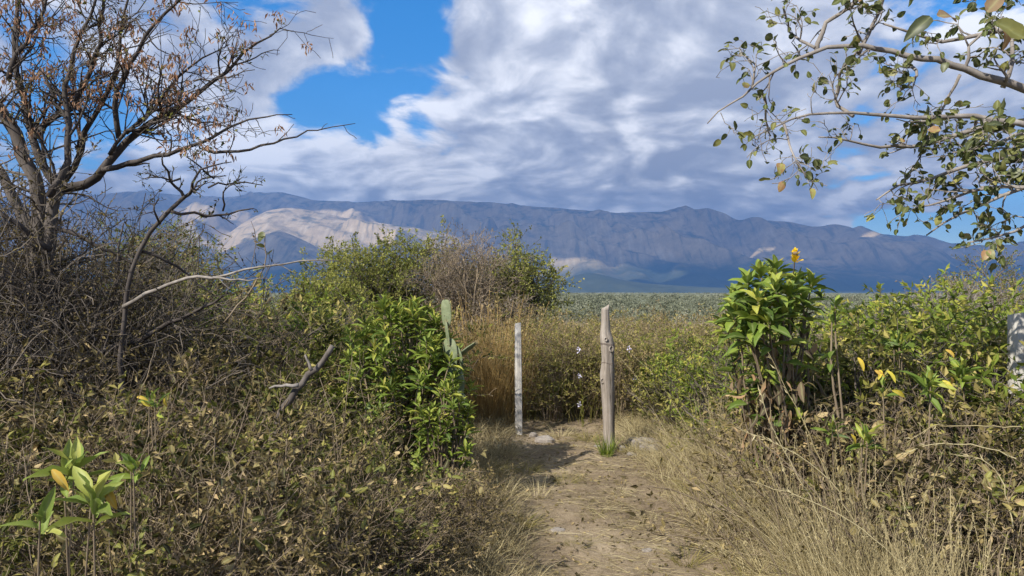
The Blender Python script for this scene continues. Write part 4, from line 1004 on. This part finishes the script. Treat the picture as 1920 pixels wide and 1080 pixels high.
seedling(290, 750, 3.9, .09, 5, 'thin sprout with yellow and orange leaves in dry thicket', T_lance, .35, 2, 4)
seedling(1215, 705, 9.0, .15, 9, 'bright green whorled weed past the round post', T_lance, .2, 5)
seedling(1255, 720, 9.2, .15, 9, 'bushy green weed with narrow upright leaves', T_lance, .2, 6)
seedling(1050, 730, 8.9, .12, 9, 'small green weed growing between the two wooden posts', T_lance, .25, 5)

# ------------------------------------------------------------------ thickets
V_dry = [Proto(make_shrub('dry_shrub', 'shrub', 1.0, .75, 26, M_dry if k % 2 else M_olive, M_twig, (.016, .062), .46, 7, 5, 6, .48 + .05 * (k % 2), .009, .2, .0, tonevar=.3, gap=.02)) for k in range(6)]
V_green = [Proto(make_shrub('small_leaved_shrub', 'shrub', 1.0, .7, 22, M_olive if k == 1 else M_green, M_twigd, (.025, .06), .42, 7, 5, 6, .62, .009, .15, .04, tonevar=.22)) for k in range(3)]
V_weed = [Proto(make_shrub('tall_weed', 'weed', 1.0, .35, 26, M_olive if k != 1 else M_dry, M_twig, (.02, .045), .35, 7, 3, 7, .72, .005, .07, .06)) for k in range(3)]
V_twig = [Proto(make_shrub('twig_tangle', 'shrub', .9, .85, 26, M_dry, M_twig, (.02, .06), .42, 8, 4, 2, .55, .008, .22, -.01, .2)) for k in range(2)]
V_broad = [Proto(make_shrub('broad_leaved_weed', 'weed', 1.0, .5, 12, (M_olive, M_dry, M_dry)[k], M_twig, (.03, .065), .5, 5, 3, 2, .5, .007, .13, .02, .3, tonevar=.3, tmpl=ROUND)) for k in range(3)]
V_straw = [Proto(make_clump('dry_grass_clump', 420, .95, .16, .45, M_straw, (.003, .006), (.1, .6), .55, 40)) for k in range(3)]
V_gold = [Proto(make_clump('golden_grass_clump', 420, 1.0, .22, .25, M_gold, (.003, .006), (.05, .3), .55, 50)) for k in range(2)]
V_tuft = [Proto(make_clump('grass_tuft', 160, .30, .07, .7, M_ggrass if k else M_straw, (.003, .006), (.2, .9), .6, 0)) for k in range(2)]

cnt = [0]
def scatter(proto, lst, label, group):
    for (x, y, h) in lst:
        p = proto[cnt[0] % len(proto)]; cnt[0] += 1
        s = h * rng.uniform(.95, 1.05); p.put((x, y, gz(x, y) - .02), rng.uniform(0, 6.28), (s * rng.uniform(.95, 1.25), s * rng.uniform(.95, 1.25), s), label, group)
def px_list(lst):  # (px, distance, height)
    return [((px - 960) / FPX * Y_, Y_, h) for px, Y_, h in lst]

def sc_(proto, kind, rows):
    for where, lst in rows: scatter(proto, px_list(lst), f'{kind} {where}', f'{kind.split(" ")[-1].rstrip("s")}s {where}')
sc_(V_dry, 'dry olive-brown shrub', [
    ('crowding round the lime-leaved plants', [(40, 3.0, .78), (250, 3.1, .72), (-140, 3.2, .9)]),
    ('in front of the snapped off branch', [(430, 3.2, .76), (640, 3.6, .62), (370, 4.1, .98), (560, 4.3, .86)]),
    ('hugging the trail edge below the leafy green shrub', [(780, 4.1, .48), (720, 4.7, .58), (850, 4.9, .42)]),
    ('at the feet of the thorn tree trunks', [(150, 3.8, .95), (-60, 4.2, 1.0), (60, 5.0, 1.12), (-150, 5.4, 1.3), (0, 7.4, 1.5)]),
    ('between the dead black tree and snapped branch', [(280, 5.0, 1.12), (450, 5.2, 1.15), (330, 6.4, 1.3), (490, 6.6, 1.35)]),
    ('behind the dead black tree', [(160, 6.6, 1.4), (230, 8.2, 1.5), (420, 8.2, 1.5)]),
    ('tucked between snapped branch and leafy green shrub', [(610, 5.4, .85)]),
    ('behind the leafy green shrub and cactus', [(700, 9.5, 1.35), (790, 10.0, 1.35), (860, 9.8, 1.2), (760, 8.2, 1.2), (900, 11.5, 1.3), (980, 12.5, 1.2)])])
sc_(V_broad, 'sparse broad-leaved weed', [
    ('coming up through dry twigs before the snapped branch', [(360, 3.3, .95), (520, 3.6, .85), (620, 4.0, .8), (470, 4.6, 1.05)]), ('beside the lime-leaved plants', [(230, 2.8, .78), (310, 3.6, .95)]),
    ('at the trail edge below the cactus', [(800, 4.6, .55), (740, 4.2, .5)]), ('under the thorn tree trunks', [(150, 4.6, 1.1), (60, 4.3, 1.0), (230, 5.3, 1.2)]),
    ('in front of the half-dry shrubs', [(1700, 3.7, .85), (1800, 3.8, .9), (1880, 3.5, .85)]), ('between the flowering shrub and glossy plant', [(1600, 4.4, 1.1), (1650, 4.2, 1.0)])])
sc_(V_twig, 'tangle of bare grey-brown twigs', [
    ('beside the dull green sprout', [(330, 2.9, .7), (110, 3.4, .85)]), ('reaching toward the snapped branch', [(560, 3.3, .72), (470, 4.0, .9)]),
    ('at the trail edge by the leafy green shrub', [(700, 4.0, .5), (830, 4.5, .45), (870, 5.2, .42)]),
    ('caught round the thorn tree trunks', [(40, 4.8, 1.3), (200, 4.6, 1.1)]), ('round the foot of the dead black tree', [(330, 5.7, 1.3), (250, 5.6, 1.5)]),
    ('beneath the flowering shrub', [(1520, 4.8, 1.05), (1560, 4.6, .9)]), ('among straw grass near the concrete post', [(1840, 3.6, .7), (1920, 3.4, .75), (1740, 3.8, .75), (1620, 4.2, .75)])])
V_tall = [Proto(make_shrub('twig_thicket', 'shrub', 1.0, .6, 26, M_dry, M_twigd, (.008, .018), .5, 9, 6, 3, .45, .006, .24, .0, .2)) for k in range(2)]
sc_(V_tall, 'head-high thicket of thin grey-brown twigs', [('caught round the thorn tree trunks', [(-30, 5.6, 1.6), (120, 5.4, 1.6), (40, 5.6, 2.2), (-60, 6.0, 2.5), (120, 6.4, 2.3), (210, 6.6, 1.9), (90, 6.8, 2.0), (-40, 6.6, 2.2), (170, 7.2, 1.9)])])
sc_(V_green, 'small-leaved green shrub', [
    ('at the back of the dry thicket', [(540, 7.6, 1.4), (470, 9.5, 1.5), (620, 8.6, 1.45), (380, 10.5, 1.55), (560, 11, 1.55)]),
    ('past the round post on open ground', [(1290, 8.2, .85), (1340, 7.8, .9), (1300, 9.8, 1.0), (1380, 9.0, 1.05), (1240, 9.0, .8)]),
    ('close behind the flowering shrub', [(1560, 6.2, 1.4), (1480, 6.5, 1.25), (1420, 7.0, 1.1)]),
    ('behind the glossy plant with yellow dead leaves', [(1600, 5.4, 1.4), (1690, 5.3, 1.42), (1660, 6.6, 1.5), (1760, 7.0, 1.5)]),
    ('next to the concrete post', [(1790, 5.2, 1.38), (1850, 5.8, 1.35), (1850, 7.4, 1.5), (2050, 4.9, 1.4), (1960, 6.2, 1.4)])])
sc_(V_weed, 'tall brownish small-leaved weed', [
    ('right behind the slim squared post', [(985, 9.2, .95), (1009, 9.7, 1.0), (1000, 10.4, 1.05)]),
    ('between the two wooden posts', [(1033, 9.0, .95), (1057, 9.5, 1.0), (1081, 9.1, 1.0), (1060, 10.2, 1.05), (1100, 10.0, 1.0)]),
    ('right behind the round post', [(1110, 9.1, .95), (1135, 9.6, 1.0), (1160, 9.0, .92)]),
    ('past the round post beside green weeds', [(1190, 9.6, .95), (1215, 9.9, 1.0), (1270, 10.2, .98), (1320, 10.6, 1.0)]),
    ('further down the overgrown trail', [(px, 11.2 + .6 * (k % 3), 1.04 + .05 * (k % 3)) for k, px in enumerate(range(930, 1400, 32))])])
scatter(V_gold, px_list([(905, 8.9, 1.15), (925, 9.2, 1.2), (945, 9.0, 1.05), (918, 9.8, 1.2), (893, 9.3, 1.15), (957, 9.5, 1.0)]), 'tall golden dry grass clump beside the slim squared post', 'golden grass by the slim post')
sc_(V_dry, 'half-dry brownish shrub', [('in front of the concrete post', [(1840, 4.1, .95), (1930, 3.9, .92)]), ('around the glossy plant with yellow leaves', [(1640, 4.6, 1.0), (1740, 4.5, 1.02)]), ('at the foot of the flowering shrub', [(1560, 5.0, .95), (1500, 5.4, .95)])])
sc_(V_straw, 'tall straw-coloured grass clump', [
    ('at the foot of the flowering shrub', [(1500, 4.3, .75), (1450, 4.7, .55), (1420, 5.2, .55), (1480, 5.0, .8)]),
    ('beside the dark green leaf whorl', [(1540, 3.9, .72), (1600, 3.6, .68), (1660, 3.4, .66), (1565, 3.3, .5)]),
    ('under the half-dry shrubs', [(1640, 3.1, .5), (1720, 3.2, .55), (1800, 3.1, .58), (1880, 3.0, .6), (1700, 2.9, .45), (1610, 2.9, .35)]),
    ('along the trail toward the round post', [(1385, 5.8, .5), (1350, 6.4, .55), (1325, 7.0, .6), (1400, 6.4, .7)])])
scatter(V_tuft, px_list([(1300, 5.8, .9), (1240, 6.6, .9), (1190, 7.3, .8), (1330, 5.0, .8), (1290, 4.4, .7), (1380, 4.4, 1.0), (1400, 3.9, 1.0), (1440, 4.2, 1.1), (1060, 6.2, .7), (1010, 5.7, .8), (970, 5.0, .8), (940, 4.6, .9), (990, 6.6, .7), (935, 5.5, 1.0),
                         (1110, 5.2, .45), (1160, 5.9, .5), (1080, 4.7, .45), (1215, 5.2, .5), (1270, 7.7, 1.1), (1200, 8.0, 1.2), (1100, 7.9, .8), (1050, 8.1, .8), (920, 6.4, 1.0), (950, 7.2, 1.0), (1480, 3.7, 1.1), (900, 4.3, 1.0)]),
        'short grass tuft growing on the trail', 'grass tufts on the trail')
whorl_shrub('low dark leafy shrub in front of the cactus', 770, 905, 690, 5.55, .22, 40, 9, (.06, .11), .34, 60, dome=.7)
def lilac_weed():
    m, t = mat_new('lilac_petal'); b = t.new('ShaderNodeBsdfPrincipled', {'Base Color': (.52, .48, .62, 1), 'Roughness': .6}); t.new('ShaderNodeOutputMaterial', {0: b.outputs[0]}); tm = tmpl_meshes('petal', ROUND, m, 2, .1)
    for (px, py, lab) in ((1084, 652, 'thin weed with a pale lilac flower above the others'), (1086, 702, 'thin weed with a whitish flower beside the round post'), (1086, 755, 'low weed with a lilac flower near the ground'), (1178, 650, 'thin weed with a white flower past the round post'), (1190, 708, 'thin weed with a greyish lilac flower among green weeds')):
        c = W(px, py, 8.7); z = gz(c[0], 8.7); root = thing('lilac_weed', lab, 'flower', (c[0], 8.7, z)); g = G()
        P_, R_ = poly([[c[0] + .05, 8.72, z], (c + [c[0] + .05, 8.72, z]) / 2 + [.02, 0, 0], c], 8, .004, .002, .006); tubes(g, P_, R_, 5); twig_leaves(g, P_, 14, (.03, .06), .3, .5); part('stem', g, M_olive, root)
        ps, d, n, ln, wd = rosette([c], [np.array([-.2, -.6, .7])], 9, (.02, .032), .6, 25, 80, .1); leaf_objs('petal', tm, root, ps, d, n, ln, wd)
lilac_weed()
gt = Proto(make_clump('green_grass_tuft', 110, .26, .05, .35, M_green, (.004, .008), (.05, .3), .45)); q = W(1137, 852, 7.1); gt.put((q[0], 7.1, gz(q[0], 7.1)), 0, 1, 'fresh green grass tuft at the foot of the round post')

# long arching stalks that bow over the grass past the round post
def arching(lst, label):
    b = W(*lst[0][0]); root = thing('arching_stalks', label, 'grass', (b[0], b[1], gz(b[0], b[1])))
    for pts in lst:
        g = G(); P_, R_ = trace(pts, 14, .0035, .0015, .004); tubes(g, P_, R_, 4, tone=rng.uniform(.6, 1)); twig_leaves(g, P_[:, 6:], 14, (.02, .05), .16, .7, .4, .2); part('stalk', g, M_straw, root, 'stuff')
arching([[(1255, 830, 8.0), (1235, 770, 8.0), (1205, 720, 8.0), (1170, 680, 8.0), (1150, 655, 8.0)], [(1275, 830, 8.0), (1262, 760, 8.0), (1228, 700, 8.0), (1185, 665, 8.0)], [(1265, 830, 7.9), (1230, 770, 7.9), (1180, 735, 7.9)]], 'pale stalks arching over toward the round post')
arching([[(1620, 1010, 3.6), (1560, 900, 3.6), (1480, 840, 3.6), (1380, 800, 3.6)], [(1700, 1060, 3.3), (1600, 980, 3.3), (1500, 930, 3.3), (1400, 900, 3.3)], [(1560, 1020, 3.6), (1500, 900, 3.6), (1440, 790, 3.6), (1425, 730, 3.6)], [(1590, 1000, 3.7), (1540, 860, 3.7), (1480, 740, 3.7), (1440, 660, 3.7)]], 'long straw stalks bowing out over the trail')
arching([[(1905, 860, 3.6), (1840, 835, 3.6), (1760, 830, 3.6), (1690, 850, 3.6)], [(1915, 800, 3.7), (1830, 798, 3.7), (1740, 800, 3.7), (1700, 830, 3.7)], [(1900, 990, 3.2), (1880, 900, 3.2), (1850, 860, 3.2), (1780, 850, 3.2)]], 'bent grey stalks across the half-dry shrubs')

def stalk_fan(label, n, x0, x1, Y0, Y1, h0, h1, leanx, mat, name='dead_stalks'):
    cx_, cy_ = (x0 + x1) / 2, (Y0 + Y1) / 2; root = thing(name, label, 'stalks', (cx_, cy_, gz(cx_, cy_)))
    for k in range(n):
        x, y = rng.uniform(x0, x1), rng.uniform(Y0, Y1); g = G(); d = np.array([[leanx + rng.normal(0, .35), rng.normal(-.1, .25), 1.0]])
        P_ = wander([[x, y, gz(x, y) - .02]], d, np.array([rng.uniform(h0, h1)]), 9, .07, -.03); tubes(g, P_, np.linspace(.0042, .0016, 9)[None], 4, tone=rng.uniform(.3, .9))
        Q_, S_ = spawn(P_, np.full((1, 9), .003), 3, .08, .3, (20, 50), 5, .12, .02, .6, .35); tubes(g, Q_, S_, 3, tone=.6); part('stalk', g, mat, root)
stalk_fan('thin grey dead stalks leaning out of the straw grass', 34, 1.35, 2.3, 3.5, 4.7, .6, 1.15, -.45, M_twig)
stalk_fan('pale dead stalks poking up before the snapped branch', 30, -2.3, -.7, 3.1, 4.6, .7, 1.25, .1, M_twig)
stalk_fan('pale dead stalks rising round the lime-leaved plants', 22, -2.9, -1.7, 2.7, 4.2, .7, 1.3, 0, M_twig)
stalk_fan('thin pale stalks crossing the half-dry shrubs', 24, 2.1, 3.1, 3.2, 4.3, .6, 1.1, -.2, M_twig)

# ------------------------------------------------------------------ what nobody could count
def lying_straw():
    g = G(); n = 15000
    y = 3.4 + 5.8 * rng.random(n) ** 1.2; x = path_c(y) + rng.normal(0, .75, n); b = np.stack([x, y, ground_z(x, y) + .012 + .02 * rng.random(n)], 1)
    dens = fbm(x * 1.7, y * 1.7, 3, 41); k = dens + rng.normal(0, .25, n) > -.15; b = b[k]; n = len(b)
    a = rng.normal(.2, .9, n); d = np.stack([np.cos(a), np.sin(a), rng.normal(.06, .12, n)], 1); d[rng.random(n) < .5, :2] *= -1
    blades(g, b, d, rng.uniform(.04, .22, n), rng.uniform(.0012, .0034, n), rng.uniform(0, .2, n), np.clip(rng.normal(.42, .26, n), 0, 1), 3)
    single('fallen_straw', g, M_straw, 'flattened dry straw strewn over the trail', 'straw', kind='stuff')
    g = G(); n = 26000; y = 2.2 + 7 * rng.random(n); x = rng.uniform(-4, 5, n); on = np.abs(x - path_c(y)) < .7; k = ~on | (rng.random(n) < .6); x, y = x[k], y[k]; n = len(x)
    p_ = np.stack([x, y, ground_z(x, y) + .02], 1); d = rng.normal(size=(n, 3)) * [1, 1, .3]; ln = rng.uniform(.012, .05, n)
    leaves(g, p_, d, rng.normal(0, .4, (n, 3)) + [0, 0, 1], ln, ln * .5, rng.random(n)); single('leaf_litter', g, M_dry, 'fallen dry leaves on the ground', 'leaf litter', kind='stuff')
    g = G(); n = 26000; y = 2.3 + 9 * rng.random(n) ** 1.1; side = rng.random(n) < .62; x = np.where(side, path_c(y) + .55 + np.abs(rng.normal(0, 1.0, n)), path_c(y) - .62 - np.abs(rng.normal(0, .5, n)))
    b = np.stack([x, y, ground_z(x, y) - .01], 1); d = rng.normal(0, .38, (n, 3)) + [0, 0, 1]; d[:, 0] += np.where(side, -.25, .2)
    hgt = rng.uniform(.10, .42, n) * np.where(side, np.clip((x - path_c(y)) * 1.1, .35, 1.2), .75)
    blades(g, b, d, hgt, rng.uniform(.002, .0045, n), rng.uniform(.1, .9, n), np.clip(rng.normal(.5, .24, n) - np.where(side, 0, .15), 0, 1), 4)
    single('dry_grass', g, M_straw, 'fine dry grass along both sides of the trail', 'grass', kind='stuff')
    g = G(); n = 22000; y = 8.8 + 9 * rng.random(n); x = rng.uniform(-3, 6, n) * y / 9; b = np.stack([x, y, ground_z(x, y) - .01], 1)
    blades(g, b, rng.normal(0, .2, (n, 3)) + [0, 0, 1], rng.uniform(.3, 1.0, n), rng.uniform(.003, .006, n), rng.uniform(.05, .5, n), np.clip(rng.normal(.45, .22, n), 0, 1), 4)
    single('field_grass', g, M_ggrass, 'tall yellow-green grass beyond the wooden posts', 'grass', kind='stuff')
lying_straw()

def valley_scrub():
    g = G(); n = 9000; r = np.exp(rng.uniform(math.log(38), math.log(1900), n)); a = rng.uniform(-1.15, 1.15, n); x, y = r * np.sin(a), r * np.cos(a); s = rng.uniform(.5, 1.15, n) * np.interp(r, [15, 60, 1500], [.75, 1.1, 1.9])
    z = ground_z(x, y); m_ = np.where(r < 120, 90, 26).astype(int); idx = np.repeat(np.arange(n), m_); M = len(idx)
    d = nrm(rng.normal(size=(M, 3))); d[:, 2] = np.abs(d[:, 2]); q = rng.uniform(.55, 1, M)[:, None]
    pos = np.stack([x, y, z], 1)[idx] + d * q * (s[idx, None] * [1.0, 1.0, .75]); sz = s[idx] * rng.uniform(.18, .34, M) * np.where(m_[idx] == 90, .55, 1.3)
    tone = np.clip(rng.normal(.45, .2, n)[idx] + rng.normal(0, .12, M), 0, 1)
    leaves(g, pos, nrm(rng.normal(size=(M, 3))), d + rng.normal(0, .5, (M, 3)), sz, sz * .8, tone)
    m = leaf_mat('leaf_scrub', [(0, (.085, .092, .062)), (.4, (.14, .15, .10)), (.75, (.19, .195, .135)), (1, (.27, .26, .19))], .2, .8, 0.0)
    single('valley_scrub', g, m, 'low grey-green scrub covering the valley floor', 'scrub', kind='stuff')
valley_scrub()
